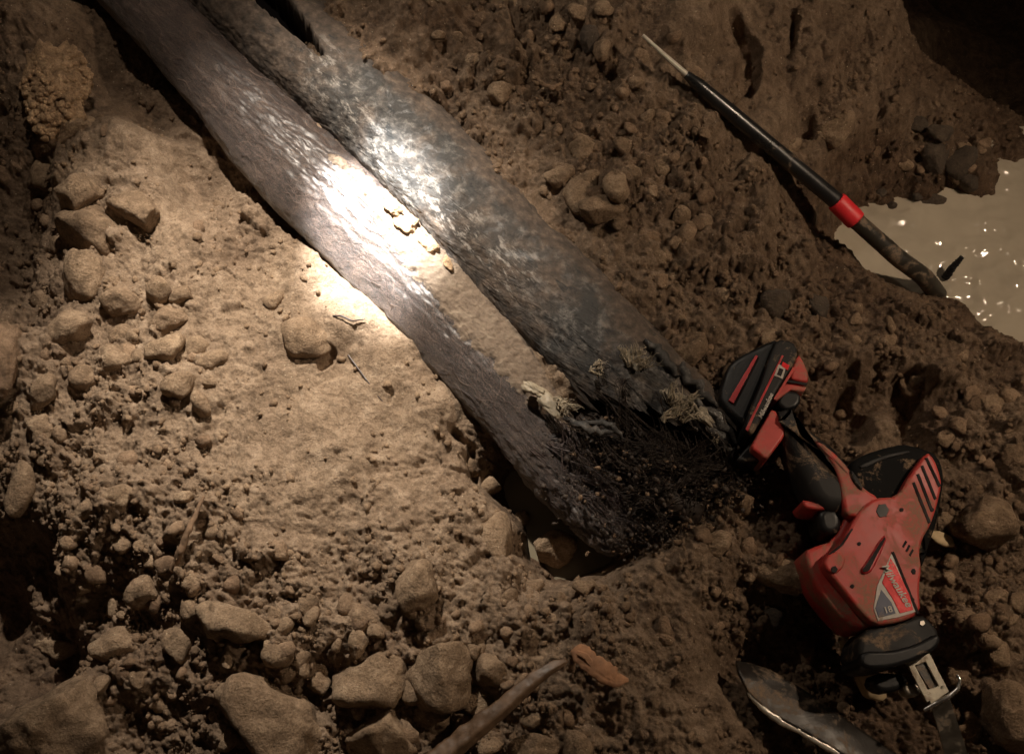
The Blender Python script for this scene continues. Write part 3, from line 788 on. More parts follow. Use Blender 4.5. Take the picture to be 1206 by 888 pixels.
# ------------------------------------------------------------------ pipes
def frames(A):
    T = np.gradient(A, axis=0); T /= np.linalg.norm(T, axis=1)[:, None]
    Z = np.array([0, 0, 1.0]); S = np.cross(T, Z); S /= np.linalg.norm(S, axis=1)[:, None]
    Nn = np.cross(S, T)
    return T, S, Nn
def resample(A, n):
    d = np.concatenate([[0], np.cumsum(np.linalg.norm(np.diff(A, axis=0), axis=1))])
    t = np.linspace(0, d[-1], n)
    return np.stack([np.interp(t, d, A[:, k]) for k in range(3)], 1), d[-1]
def pipe_surface(A, n, m, rfun, smax=None):
    """rfun(s, th) gives the radius; smax(th) where the wall is torn off. th = 0 is the crest, positive to the right of travel"""
    C, L = resample(A, 800)
    T, Sd, Nn = frames(C)
    th = np.linspace(-np.pi, np.pi, m, endpoint=False)
    s = np.linspace(0, 1, n)
    SS, TH = np.meshgrid(s, th, indexing='ij')
    if smax is not None: SS = SS * smax(TH)
    R = rfun(SS, TH)
    f = SS * 799; i = np.clip(f.astype(int), 0, 798); fr = (f - i)[..., None]
    def at(Q): return Q[i] * (1 - fr) + Q[i + 1] * fr
    pts = at(C) + R[..., None] * (np.sin(TH)[..., None] * at(Sd) + np.cos(TH)[..., None] * at(Nn))
    return pts, SS, TH, L
def uv_layer(me, U, V):
    lay = me.uv_layers.new(name="UVMap")
    vi = np.zeros(len(me.loops), dtype=np.int32); me.loops.foreach_get("vertex_index", vi)
    lay.data.foreach_set("uv", np.stack([U[vi], V[vi]], 1).ravel().astype(np.float32))

# ---- left pipe: dark matted fibre wrap
def rL(s, th):
    x = s * 26; y = th * 2.2
    yy = np.abs(th)
    w = np.interp(s, [q[0] for q in LW], [q[1] for q in LW]); hgt = LR * .74
    r = w * hgt / np.sqrt((hgt * np.sin(th)) ** 2 + (w * np.cos(th)) ** 2) * (1 + .03 * fbm(s * 9, np.cos(th) * 1.5 + 4, 3, 5))
    r = r + .0011 * fbm(s * 30 + np.sin(th) * .8, th * 4.5, 3, 15, .55) + .0003 * fbm(s * 110, th * 30, 2, 25, .7)
    # the wrap is ragged where it hangs over on the left and at the top right lip
    r = r + .004 * np.clip(vnoise(s * 60, th * 2, 77), 0, 1) * (np.abs(th + 1.4) < .5)
    e = np.clip((s - .80) / .20, 0, 1)
    r = r * (1 - .30 * e) * np.sqrt(np.clip(1 - np.clip((s - .965) / .035, 0, 1) ** 2 * .96, 0, 1))
    r = r + .005 * e * fbm(s * 60, th * 3, 3, 31, .6)
    return r
pts, SS, TH, LL = pipe_surface(LA, 620, 190, rL)
q, f, sd = seg_dist(pts[..., 0], pts[..., 1], STRIP)      # sand caked on the side towards the other pipe
wv = np.interp(f, [0, .16, .26, .42, .66, .9, 1], [.004, .012, .025, .034, .033, .025, .011])
q = q + .006 * fbm(pts[..., 0] * 60, pts[..., 1] * 60, 4, 71, .7)
pts[..., 2] += np.clip((wv - q) / .006, 0, 1) * (.0035 + .0016 * fbm(pts[..., 0] * 130, pts[..., 1] * 130, 4, 72, .7)) * (np.abs(TH) < 1.9)
tl = empty("fibre_pipe", LA[30])
tag(tl, "dark fibre-wrapped pipe with the glaring white light spot, lower left of the two", "pipe")
me = mesh_np("wrap", pts.reshape(-1, 3), grid_faces(620, 190, True)[:, ::-1])
uv_layer(me, (SS * LL).ravel(), (TH * LR).ravel())
q, f, sd = seg_dist(pts[..., 0], pts[..., 1], STRIP)
wv = np.interp(f, [0, .16, .26, .42, .66, .9, 1], [.004, .012, .025, .034, .033, .025, .011])
q = q + .006 * fbm(pts[..., 0] * 60, pts[..., 1] * 60, 4, 71, .7)
float_attr(me, "crust", np.clip((wv - q) / .006 + .5, 0, 1).ravel())
me.materials.append(M['pipeL'])
child("wrap", me, None, tl)

def strands(paths, rad):
    """thin three-sided fibres along polylines"""
    V = []; F = []; off = 0
    for pts, r in zip(paths, rad):
        n = len(pts)
        T = np.gradient(pts, axis=0); T /= (np.linalg.norm(T, axis=1)[:, None] + 1e-9)
        a = np.cross(T, np.array([.13, .21, 1.0])); a /= (np.linalg.norm(a, axis=1)[:, None] + 1e-9); b = np.cross(T, a)
        rr = r * np.sqrt(np.clip(1.05 - np.linspace(0, 1, n), .05, 1))[:, None]
        ring = np.stack([pts + rr * (math.cos(q) * a + math.sin(q) * b) for q in (0, 2.094, 4.189)], 1)
        V.append(ring.reshape(-1, 3)); F.append(grid_faces(n, 3, True) + off); off += n * 3
    return mesh_np("fibres", np.concatenate(V), np.concatenate(F))
def surf_strands(A, R, n, s0, s1, th0, th1, ln, seed, wob=.15, lift=.0012, rad=(.00018, .00045)):
    r = np.random.default_rng(seed); C, L = resample(A, 800); T, Sd, Nn = frames(C)
    out = []; rr = []
    for k in range(n):
        s = r.uniform(s0, s1); th = r.uniform(th0, th1); l = r.uniform(.3, 1) * ln; sl = r.normal() * wob
        ph = r.uniform(0, 6); m = 7; t = np.linspace(0, 1, m)
        sv = np.clip(s + t * l / L, 0, 1); tv = th + sl * t * 2 + .06 * np.sin(t * 7 + ph)
        i = (sv * 799).astype(int)
        h = lift * (1 + r.uniform(0, 2.5) * np.sin(t * np.pi))
        Rv = R(sv, tv) + h
        out.append(C[i] + Rv[:, None] * (np.sin(tv)[:, None] * Sd[i] + np.cos(tv)[:, None] * Nn[i])); rr.append(r.uniform(*rad))
    return out, rr
a, b = surf_strands(LA, rL, 800, .05, .97, -1.8, 1.5, .045, 1, .07, .0004, (.00015, .00032))
o = child("fibres", strands(a, b), M['fibre'], tl); o['kind'] = 'stuff'
a, b = surf_strands(LA, rL, 260, .12, .80, -1.7, 1.3, .040, 2, .12, .0004, (.00012, .00028))
o = child("fibres", strands(a, b), M['fibre_pale'], tl, "paler dusty fibres lying on the dark wrap"); o['kind'] = 'stuff'

# ---- right pipe: tarred shell, torn open at its lower end
def rU(s, th):
    r = UR * (1 + .03 * fbm(s * 8, np.cos(th) * 1.5, 3, 105))
    r = r + .0016 * fbm(s * 22, th * 2.5, 4, 115, .6) + .0006 * fbm(s * 110, th * 9, 3, 125, .7)
    r = r - .0018 * np.clip(vnoise(s * 34, th * 3.2, 135) - .25, 0, 1) * 1.5
    r = r * (1 - .13 * np.cos(th) ** 2)
    e = np.clip((s - .86) / .14, 0, 1)
    return r * (1 - .10 * e) + .006 * e * fbm(s * 60, th * 5, 3, 141, .6)
def smU(th):
    # the left (th<0) side is torn away earlier than the right
    # th > 0 lies right of travel = lower-left in the photo
    b = np.interp(th, [-np.pi, -1.6, -.8, -.2, .3, .9, 1.6, np.pi], [.95, 1.0, 1.0, .97, .94, .87, .83, .95])
    return b + .020 * fbm(th * 5, th * 0 + 2, 4, 151, .7) + .012 * vnoise(th * 19, th * 0, 161)
pts, SS, TH, UL = pipe_surface(UA, 560, 230, rU, smU)
SLOT_LINE = [P(262,-60,.07), P(300,-25,.07), P(324,2,.07), P(350,30,.07), P(378,64,.07)]
q, f, sd = seg_dist(pts[..., 0], pts[..., 1], SLOT_LINE)
slotm = np.clip((np.interp(f, [0, .5, .8, 1], [.019, .018, .012, .004]) + .002 * vnoise(pts[..., 0] * 90, pts[..., 1] * 90, 4) - q) / .006, 0, 1) * (pts[..., 2] > .02)
pts[..., 2] -= .065 * slotm
tu = empty("tarred_pipe", UA[30])
tag(tu, "wider muddy tar-coated pipe with a torn open end, upper right of the two", "pipe")
me = mesh_np("shell", pts.reshape(-1, 3), grid_faces(560, 230, True)[:, ::-1])
uv_layer(me, (SS * UL).ravel(), (TH * UR).ravel())
mudv = np.interp(SS, [0, .3, .45, .62, 1], [1, .7, .15, .35, .2]) * 1.0 + .9 * np.clip(-np.sin(TH) - .25, 0, 1) + .25 * (TH > .5) * (SS < .3)
q, f, sd = seg_dist(pts[..., 0], pts[..., 1], [P(372,70,.07), P(400,120,.07), P(450,180,.07), P(520,245,.07), P(575,290,.07), P(610,320,.07)])
float_attr(me, "scuff", np.clip(1.1 - q / .036, 0, 1).ravel())
float_attr(me, "mud", mudv.ravel()); float_attr(me, "slot", slotm.ravel())
me.materials.append(M['pipeU'])
child("shell", me, None, tu)
# inner wall of the torn end
pts2, S2, T2, _ = pipe_surface(UA, 60, 120, lambda s, th: rU(s, th) - .007, lambda th: smU(th) - .004)
# keep only the last stretch
n0 = 36
me = mesh_np("inner_wall", pts2[n0:].reshape(-1, 3), grid_faces(60 - n0, 120, True))
child("inner_wall", me, M['fibre_black'], tu)
# tarry core squeezed out of the end
def lump_mesh(px, py, z, rx, ry, rz, rot, seed, amp=.25):
    v, f = ICO[4]
    off = Vector((seed, seed * 2, 1))
    n = np.array([mn.fractal(Vector(p) * 2.0 + off, .8, 2.2, 5) for p in v])
    v = v * (1 + amp * n)[:, None] * np.array([rx, ry, rz])
    c, s = math.cos(rot), math.sin(rot)
    v = v @ np.array([[c, s, 0], [-s, c, 0], [0, 0, 1]])
    return mesh_np("core", v + np.array(P(px, py, z)), f)
child("core", lump_mesh(775, 555, -.030, .092, .062, .045, math.radians(-40), 3), M['fibre_black'], tu)
child("core", lump_mesh(715, 525, -.030, .060, .040, .040, math.radians(-50), 9), M['fibre_black'], tu)

def tuft(starts, ends, n, seed, sag=.02, spread=.02, r0=(.0003, .0009), curl=.010, m=9):
    r = np.random.default_rng(seed); out = []; rr = []
    for k in range(n):
        i = r.integers(len(starts)); j = r.integers(len(ends))
        a = np.array(P(*starts[i])) + r.normal(size=3) * spread * .5
        b = np.array(P(*ends[j])) + r.normal(size=3) * spread
        t = np.linspace(0, 1, m)[:, None]
        mid = (a + b) / 2 + np.array([0, 0, r.uniform(-.3, 1.2) * sag]) + r.normal(size=3) * curl
        q = (1 - t) ** 2 * a + 2 * t * (1 - t) * mid + t * t * b
        q = q + np.sin(t * r.uniform(4, 12) + r.uniform(0, 6)) * r.normal(size=3) * curl * .22
        out.append(q); rr.append(r.uniform(*r0))
    return out, rr
st = [(650,500,.03),(680,510,.02),(700,470,.035),(740,455,.045),(780,460,.045),(820,490,.04),(850,530,.03),(715,490,.03)]
en = [(700,560,.0),(735,600,-.01),(770,630,-.02),(800,640,-.02),(830,610,-.01),(860,575,.0),(880,560,.005),(760,570,.02),(810,560,.03),(720,540,.02)]
def clump_tuft(starts, ends, nc, per, seed, sag, spread, r0, curl, w=.006):
    r = np.random.default_rng(seed); A = []; B = []
    for c in range(nc):
        i = starts[r.integers(len(starts))]; j = ends[r.integers(len(ends))]
        a = np.array(P(*i)) + r.normal(size=3) * spread; b = np.array(P(*j)) + r.normal(size=3) * spread * 1.3
        mid = (a + b) / 2 + np.array([0, 0, r.uniform(-.2, 1.0) * sag]) + r.normal(size=3) * curl
        wig = r.normal(size=3) * curl * .5; fq = r.uniform(5, 14)
        for k in range(per):
            t = np.linspace(0, r.uniform(.5, 1), 10)[:, None]; off = r.normal(size=3) * w
            q = (1 - t) ** 2 * a + 2 * t * (1 - t) * mid + t * t * b + np.sin(t * fq) * wig + off * (.3 + t) + np.sin(t * r.uniform(6, 20) + r.uniform(0, 6)) * r.normal(size=3) * w * .35
            A.append(q); B.append(r.uniform(*r0))
    return A, B
a, b = clump_tuft(st, en, 42, 10, 11, .004, .010, (.0002, .0008), .007)
a2, b2 = clump_tuft([(780,540,.03),(830,520,.03),(810,570,.02),(760,590,.01)], [(870,560,.01),(885,545,.01),(850,600,.0),(800,650,-.01),(740,640,-.01),(885,575,.0)], 20, 10, 13, .004, .010, (.0002, .0008), .007)
o = child("fibres", strands(a + a2, b + b2), M['fibre_black'], tu, "black frayed fibres hanging out of the torn end"); o['kind'] = 'stuff'
a, b = clump_tuft([(640,520,.01),(670,550,.0),(690,575,-.005),(715,600,-.01),(670,515,.02)], [(700,560,.01),(740,600,.0),(760,640,-.01),(730,570,.015),(690,530,.02)], 40, 9, 23, .006, .008, (.0002, .0007), .006, .004)
o = child("fibres", strands(a, b), M['fibre'], tu, "brown frayed fibres over the black ones"); o['kind'] = 'stuff'
pale = [((742,428,.060),(750,394,.082)),((748,430,.062),(782,418,.078)),((738,427,.060),(735,398,.080)),((745,428,.062),(762,402,.082)),((785,492,.052),(812,462,.068)),((800,488,.052),(838,476,.062)),((790,478,.055),(800,446,.072)),((805,480,.055),(828,458,.066)),
        ((812,500,.040),(838,500,.042)),((664,480,.050),(694,477,.058)),((655,470,.050),(672,492,.055)),((845,520,.03),(850,495,.042)),((700,430,.058),(722,440,.056))]
A = []; B = []
for k, (p0, p1) in enumerate(pale):
    a, b = clump_tuft([p0], [tuple(np.array(p0) * .3 + np.array(p1) * .7)], 3, 9, 50 + k, .003, .0025, (.0003, .0011), .004, .0026); A += a; B += b
o = child("fibres", strands(A, B), M['splinter'], tu, "pale frayed fibres sticking up at the broken end"); o['kind'] = 'stuff'
# dark debris clogging the mouth
rr_ = np.random.default_rng(5)
dsh = [rock_shape(700 + k, 1, 1.0, .35)[0] for k in range(20)]
for mat_, cnt, rad_, lab_ in ((M['debris'], 1500, .0040, "tarry crumbs clogging the torn mouth"), (M['clod'], 420, .0036, "brown soil crumbs fallen among the tarry ones")):
    V = []; F = []; off = 0
    for k in range(cnt):
        c = np.array(P(*[(775,555,.0),(720,530,.0),(800,600,-.02),(850,560,-.005),(760,620,-.03),(700,560,-.02)][k % 6])) + rr_.normal(size=3) * np.array([.024, .020, .006])
        f = ICO[1][1]; q = dsh[k % 20] * (rad_ * (.25 + .75 * rr_.random() ** 2)) * rr_.uniform(.5, 1.4, 3)
        an = rr_.uniform(0, 6.3); ca, sa = math.cos(an), math.sin(an); q = q @ np.array([[ca, -sa, 0], [sa, ca, 0], [0, 0, 1]])
        V.append(q + np.array([c[0], c[1], c[2] + .014 + .012 * rr_.random()])); F.append(f + off); off += len(q)
    o = child("debris", mesh_np("debris", np.concatenate(V), np.concatenate(F), False), mat_, tu, lab_); o['kind'] = 'stuff'

# torn pale splinters and flaps at the broken end
def flap(ptsl, width, mat, parent, name="splinter", thick=.0015, label=None, curl=.0):
    """a tapering torn sliver along a photo path (x, y, z)"""
    P3 = np.array([tuple(P(*q)) for q in ptsl]); P3, L = resample(P3, 12)
    T, Sd, Nn = frames(P3)
    w = width * .6 * np.sin(np.clip(np.linspace(.10, 1, 12), 0, 1) * np.pi) ** .6 + .0003
    r = np.random.default_rng(int(ptsl[0][0] * 5 + ptsl[0][1])); jit = r.normal(size=(12, 2)) * width * .22
    V = []
    for k in range(12):
        for sx, sz in ((-1, 0), (-.3, 1), (.4, .8), (1, 0), (0, -1)):
            V.append(P3[k] + Sd[k] * (sx * w[k] + jit[k, 0]) + Nn[k] * (sz * thick + curl * (sx * w[k]) ** 2 / max(width, .001)) )
    return child(name, mesh_np(name, np.array(V), grid_faces(12, 5, True)), mat, parent, label)
for (fx, fy, a_) in [(744,424,-60),(808,474,-40),(828,490,-50),(790,470,-45)]:
    child("flap", lump_mesh(fx, fy, .064 if fx < 760 else .054, .013, .006, .004, math.radians(a_), fx, .5), M['scuffed'], tu, "pale splintered patch on the torn end")
child("flap", lump_mesh(646, 474, .043, .020, .008, .0025, math.radians(-48), 31, .35), M['splinter'], tu, "pale crumpled flap where the sandy strip meets the black fibres")
child("flap", lump_mesh(628, 458, .044, .012, .006, .003, math.radians(-30), 37, .5), M['splinter'], tu)
flap([(665,490,.045),(690,505,.05),(725,512,.045)], .008, M['pipeU'], tu, "flap", .003)
flap([(690,497,.045),(720,500,.05),(735,520,.04)], .006, M['pipeU'], tu, "flap", .003)
for q in [((800,430,.05),(820,455,.055),(845,480,.045)), ((820,470,.05),(845,495,.045),(868,520,.035)), ((830,500,.04),(850,515,.04),(862,540,.025)), ((760,400,.06),(785,425,.06),(800,445,.055))]:
    flap(list(q), .010, M['pipeU'], tu, "flap", .004)

# ------------------------------------------------------------------ swept bars
def tube(path, radii, n=20, cap=True, name="tube", sub=60, noise_a=0.0, squash=1.0, seed=0, facet=0.0):
    P3 = np.array(path); d = np.concatenate([[0], np.cumsum(np.linalg.norm(np.diff(P3, axis=0), axis=1))])
    t = np.linspace(0, d[-1], sub)
    C = np.stack([np.interp(t, d, P3[:, k]) for k in range(3)], 1)
    for _ in range(2): C[1:-1] = (C[:-2] + 2 * C[1:-1] + C[2:]) / 4
    R = np.interp(t, d, radii)
    T, Sd, Nn = frames(C)
    th = np.linspace(0, 2 * np.pi, n, endpoint=False)
    tt, hh = np.meshgrid(np.linspace(0, 1, sub), th, indexing='ij')
    nz = 1 + noise_a * fbm(tt * 14, np.cos(hh) * 1.5 + seed, 3, seed)
    if facet:
        fr_ = np.random.default_rng(seed + 50); k_ = 6
        an = np.sort(fr_.uniform(0, 6.28, k_)); hh_ = fr_.uniform(1 - facet, 1, k_)
        pr = 1 / np.max(np.maximum(np.cos(hh[None] - an[:, None, None]), .05) / hh_[:, None, None], axis=0)
        nz = nz * np.minimum(pr, 1.5) + facet * .10 * vnoise(hh * 9, tt * 2.5, seed)
    V = C[:, None, :] + (R[:, None] * nz)[..., None] * (np.cos(th)[None, :, None] * Sd[:, None, :] + squash * np.sin(th)[None, :, None] * Nn[:, None, :])
    V = V.reshape(-1, 3); F = grid_faces(sub, n, True)
    if cap:
        V = np.concatenate([V, [C[0], C[-1]]]); a = len(V) - 2
        i = np.arange(n); j = (i + 1) % n
        c1 = np.stack([i, j, np.full(n, a), np.full(n, a)], 1); c2 = np.stack([(sub - 1) * n + j, (sub - 1) * n + i, np.full(n, a + 1), np.full(n, a + 1)], 1)
        me = bpy.data.meshes.new(name)
        me.from_pydata(V.tolist(), [], F.tolist() + [q[:3].tolist() for q in c1] + [q[:3].tolist() for q in c2]); me.update()
        me.polygons.foreach_set("use_smooth", np.ones(len(me.polygons), dtype=bool)); return me
    return mesh_np(name, V, F)

# ---- black bar with the red collar, its foot in the pool
ROD = [(757,42,.140),(783,66,.126),(808,88,.113),(850,124,.090),(985,237,.008),(1008,260,-.004),(1060,306,-.045),(1088,326,-.072),(1104,347,-.112)]
rp = [tuple(P(*q)) for q in ROD]
def rod_seg(t0, t1):
    A = np.array(rp); d = np.concatenate([[0], np.cumsum(np.linalg.norm(np.diff(A, axis=0), axis=1))]); d /= d[-1]
    t = np.linspace(t0, t1, 14); return [tuple(np.interp(v, d, A[:, k]) for k in range(3)) for v in t]
A_ = np.array(rp); dd = np.concatenate([[0], np.cumsum(np.linalg.norm(np.diff(A_, axis=0), axis=1))]); dd /= dd[-1]
tr = empty("digging_bar", rp[4]); tag(tr, "long black steel bar with a red collar, its foot in the muddy pool", "bar")
px2 = MPP
child("tip", tube(rod_seg(0, dd[2] * 1.02), np.linspace(2.2, 3.8, 14) * px2, 12, name="tip"), M['pale_steel_glint'], tr, "thin bright pointed tip")
child("shaft", tube(rod_seg(dd[2], dd[4]), np.interp(np.linspace(0, 1, 14), [0, .08, .3, 1], [5.0, 8.2, 9.6, 10.6]) * px2, 28, name="shaft"), M['rod'], tr, "glossy black upper shaft")
child("collar", tube(rod_seg(dd[4], dd[5]), np.array([12.6] + [13.2] * 12 + [12.8]) * px2, 28, name="collar"), M['tape'], tr, "bright red collar")
child("lower_shaft", tube(rod_seg(dd[5], 1), np.linspace(10.6, 12.4, 14) * px2, 28, name="lower_shaft", noise_a=.015), M['rod_mud'], tr, "mud-smeared lower shaft")

# ---- sticks, roots, chips
def stick(name, path, radii, mat, label, cat, noise_a=.25, squash=.8, seed=3, sub=60, facet=0.0):
    pts = [tuple(P(*q)) for q in path]
    o = link(name, None) if False else empty(name, pts[len(pts) // 2])
    me = tube(pts, [r * MPP for r in radii], 32 if facet else 18, facet=facet, name=name, noise_a=noise_a, squash=squash, seed=seed, sub=sub)
    bpy.data.objects.remove(o)
    c = Vector(pts[len(pts) // 2]); co = np.zeros(len(me.vertices) * 3, dtype=np.float32); me.vertices.foreach_get("co", co)
    co = co.reshape(-1, 3) - np.array(c, dtype=np.float32); me.vertices.foreach_set("co", co.ravel()); me.update()
    ob = link(name, me, mat); ob.location = c
    tag(ob, label, cat); return ob
def gp(px, py, up): h = hit(px, py); return (px, py, h.z + up)
stick("stick", [(505,912,.03),(540,880,.03),(590,838,.038),(630,803,.042),(655,785,.045),(668,778,.045)], [11, 10, 8.5, 7, 5, 2], M['wood_wet'], "wet brown stick with shiny bark slanting out of the bottom edge", "stick", .10, .7, facet=.5)
stick("wood_chip", [(676,764,.045),(682,772,.048),(694,784,.052),(710,795,.052),(724,802,.048),(740,801,.044)], [6, 9, 9, 10, 8, 1.5], M['woodchip'], "orange-brown broken wood chip just above the end of the wet stick", "wood chip", .10, .7, 8, facet=.55)
stick("wood_chip", [(680,768,.052),(690,772,.056),(700,786,.054),(706,796,.05)], [5, 7, 5, 1.5], M['woodchip'], "small forked splinter lying on top of the orange-brown wood chip", "wood chip", .1, .6, 15, facet=.6)
stick("stick", [gp(672, 790, .012), gp(676, 768, .02), gp(690, 760, .016)], [4, 5, 3], M['wood'], "short dark twig lying across the orange-brown wood chip", "stick", .4, .7, 9)
stick("stick", [gp(203, 672, .006), gp(212, 650, .012), gp(222, 625, .016), gp(240, 584, .022)], [4, 4.2, 3.2, 1.8], M['wood'], "thin upright-leaning twig in the crumbly soil at the lower left", "stick", .3, .8, 5)
stick("root", [gp(410, 418, .002), gp(432, 448, .003), gp(448, 470, .002), gp(458, 480, .0)], [1.0, .9, .7, .4], M['fibre'], "thin dark rootlet curving over the bright sand", "root", .2, 1, 4)
stick("root", [gp(392, 372, .003), gp(402, 372, .006), gp(415, 378, .006), gp(430, 376, .004)], [1.0, 1.2, 1, .6], M['fibre'], "tiny dark rootlet poking out beside the fibre pipe", "root", .2, 1, 6)
stick("stick", [(1113, 327, -.103), (1122, 315, -.085), (1133, 303, -.07)], [5, 5, 3], M['black_clean'], "short black twig sticking out of the muddy pool", "stick", .2, .9, 7)
stick("stick", [gp(640, 100, .006), (650, 104, hit(640, 100).z + .012), gp(662, 98, .008)], [2.5, 3, 1.5], M['wood'], "pale twig on the bank right of the single pale stone", "stick", .3, .7, 12)
stone(1108,636,30,14,"pale chip beside the right flank of the saw", cat='stone chip', name='stone_chip', mat=M['palechip'], tall=.5, ang=-20, lift=.01)
stone(997,772,20,40,"upper pale chip below the saw nose", cat='stone chip', name='stone_chip', mat=M['palechip'], tall=.7, ang=25, lift=.025)
stone(1016,806,26,36,"lower pale chip below the saw nose", cat='stone chip', name='stone_chip', mat=M['palechip'], tall=.7, ang=25, lift=.025)

# ---- iron blade half buried at the bottom: a long bent leaf
def iron_blade():
    up_ = [(866,782),(882,783),(906,791),(932,806),(962,826),(992,847),(1022,868),(1062,896),(1092,918)]
    lo_ = [(868,792),(880,815),(898,834),(925,852),(952,866),(980,882),(1005,900),(1040,925),(1070,950)]
    n, m = 40, 14; V = []
    for k in range(n):
        t = k / (n - 1) * (len(up_) - 1); i = min(int(t), len(up_) - 2); f = t - i
        a = np.array(up_[i]) * (1 - f) + np.array(up_[i + 1]) * f; b = np.array(lo_[i]) * (1 - f) + np.array(lo_[i + 1]) * f
        for j in range(m):
            q = j / (m - 1); c = a * (1 - q) + b * q
            z = -.014 + .012 * q + .004 * math.sin(q * 2.6) + .0003 * math.sin(k * .7 + j * .7)
            V.append(P(c[0], c[1], z))
    V = np.array([tuple(v) for v in V])
    me = mesh_np("iron_blade", V, grid_faces(n, m)[:, ::-1])
    c = V.mean(0); V2 = (V - c).astype(np.float32); me.vertices.foreach_set("co", V2.ravel()); me.update()
    o = link("iron_blade", me, M['blade']); o.location = c
    s = o.modifiers.new("thickness", 'SOLIDIFY'); s.thickness = .004; s.offset = 1
    ed = [(877,803,-.004),(884,818,.000),(899,835,.001),(925,852,.001),(952,867,.001),(980,883,.001),(1010,902,.001)]
    em = tube([tuple(P(*q)) for q in ed], np.array([1.5, 3, 4, 3.6, 3.0, 3.6, 3.4]) * MPP, 12, name="edge", noise_a=.25)
    eo = link("edge", em, M['pale_steel_glint'], o); eo.location = -o.location; eo['label'] = "lower edge with its glint painted bright"  # pale colour stands in for the lamp's glint along this edge
    tag(o, "long curved iron blade, muddy and wet with a bright lower edge, at the bottom right", "iron blade")
iron_blade()

# ------------------------------------------------------------------ reciprocating saw, lying on its side
saw = empty("reciprocating_saw", tuple(P(1020, 620, .02)))
tag(saw, "red and black cordless reciprocating saw lying on its side", "power saw")
def smooth_poly(pts, it=1):
    pts = [np.array(p, float) for p in pts]
    for _ in range(it):
        o = []
        for i, p in enumerate(pts):
            q = pts[(i + 1) % len(pts)]
            o += [p * .78 + q * .22, p * .22 + q * .78]
        pts = o
    return pts
def slab(name, poly, ztop, th, mat, parent=saw, rnd=.005, crown=0.0, it=1, shrink=.96, label=None, ztilt=None, shift=(0, 0)):
    """a solid with a rounded edge whose side view is the given outline (photo pixels at height ztop)"""
    pl = smooth_poly(poly, it) if it else [np.array(p, float) for p in poly]
    W3 = []
    for p in pl:
        z = ztop if ztilt is None else ztop + ztilt(p[0], p[1])
        W3.append(np.array(P(p[0], p[1], z)))
    W3 = np.array(W3); n = len(W3)
    c2 = W3.mean(0)
    # signed area for inward offsets
    ar = 0.5 * np.sum(W3[:, 0] * np.roll(W3[:, 1], -1) - np.roll(W3[:, 0], -1) * W3[:, 1])
    if ar < 0: W3 = W3[::-1]
    nxt = np.roll(W3, -1, 0) - W3; prv = W3 - np.roll(W3, 1, 0)
    def nor(v): q = np.stack([-v[:, 1], v[:, 0]], 1); return q / (np.linalg.norm(q, axis=1)[:, None] + 1e-9)
    inn = nor(nxt) + nor(prv); inn /= (np.linalg.norm(inn, axis=1)[:, None] + 1e-9)
    ks = 5; rings = []
    for k in range(ks + 1):     # top rounding, from the flat inwards to the side
        a = k / ks * math.pi / 2
        off = rnd * (1 - math.sin(a)); dz = -rnd * (1 - math.cos(a))
        R_ = W3.copy(); R_[:, :2] += inn * off; R_[:, 2] += dz; rings.append(R_)
    for f in (.35, .7):
        R_ = W3.copy(); R_[:, 2] -= rnd + (th - 2 * rnd) * f; rings.append(R_)
    for k in range(ks + 1):
        a = (1 - k / ks) * math.pi / 2
        off = rnd * (1 - math.sin(a)); dz = -(th - rnd * (1 - math.cos(a)))
        R_ = W3.copy(); R_[:, :2] += inn * off; R_[:, 2] += dz; rings.append(R_)
    V = np.concatenate(rings); F = grid_faces(len(rings), n, True).tolist()
    me = bpy.data.meshes.new(name)
    top = list(range(n)); bot = list(range((len(rings) - 1) * n, len(rings) * n))[::-1]
    me.from_pydata(V.tolist(), [], F + [top, bot]); me.update()
    me.polygons.foreach_set("use_smooth", np.array([True] * len(F) + [False, False]))
    import bmesh
    bm = bmesh.new(); bm.from_mesh(me); bmesh.ops.recalc_face_normals(bm, faces=bm.faces); bm.to_mesh(me); bm.free()
    me.materials.append(mat)
    if parent is saw: return child(name, me, None, parent, label)
    o = link(name, me, None, parent); 
    if label: o['label'] = label
    return o
T0 = .062
# battery: bottom face slopes away to the left, label flank faces up
batt = slab("battery", [(915,398),(934,401),(941,413),(934,432),(921,452),(904,480),(890,507),(884,511),(876,504),(885,478),(898,446),(906,420)], .066, .060, M['black'], rnd=.004, it=1, label="black battery pack with red lines")
slab("battery_base", [(912,398),(918,402),(908,428),(894,462),(878,500),(872,497),(852,478),(846,466),(856,432),(868,420)], .058, .052, M['black_clean'], rnd=.006, it=1, ztilt=lambda x, y: -(900 - x) * .00022)
def deco(name, poly, z, mat, parent=saw, th=.0015, rnd=.0004, ztilt=None, it=0):
    return slab(name, poly, z, th, mat, parent, rnd, it=it, ztilt=ztilt)
deco("stripe", [(890,418),(893,419),(864,475),(858,471)], .0605, M['red_dark'], ztilt=lambda x, y: -(900 - x) * .00022, th=.004)
deco("stripe", [(921,418),(923,419),(889,489),(881,508),(878,505)], .0672, M['red_dark'])
deco("stripe", [(934,432),(937,434),(914,470),(911,470)], .0672, M['red'])
deco("charge_label", [(917,429),(926,432),(922,446),(912,442)], .0676, M['label_white'])
deco("charge_window", [(918,433),(923,435),(920,443),(915,441)], .0682, M['hole'])
deco("charge_mark", [(922,426),(930,430),(928,436),(920,431)], .0677, M['label_red'])
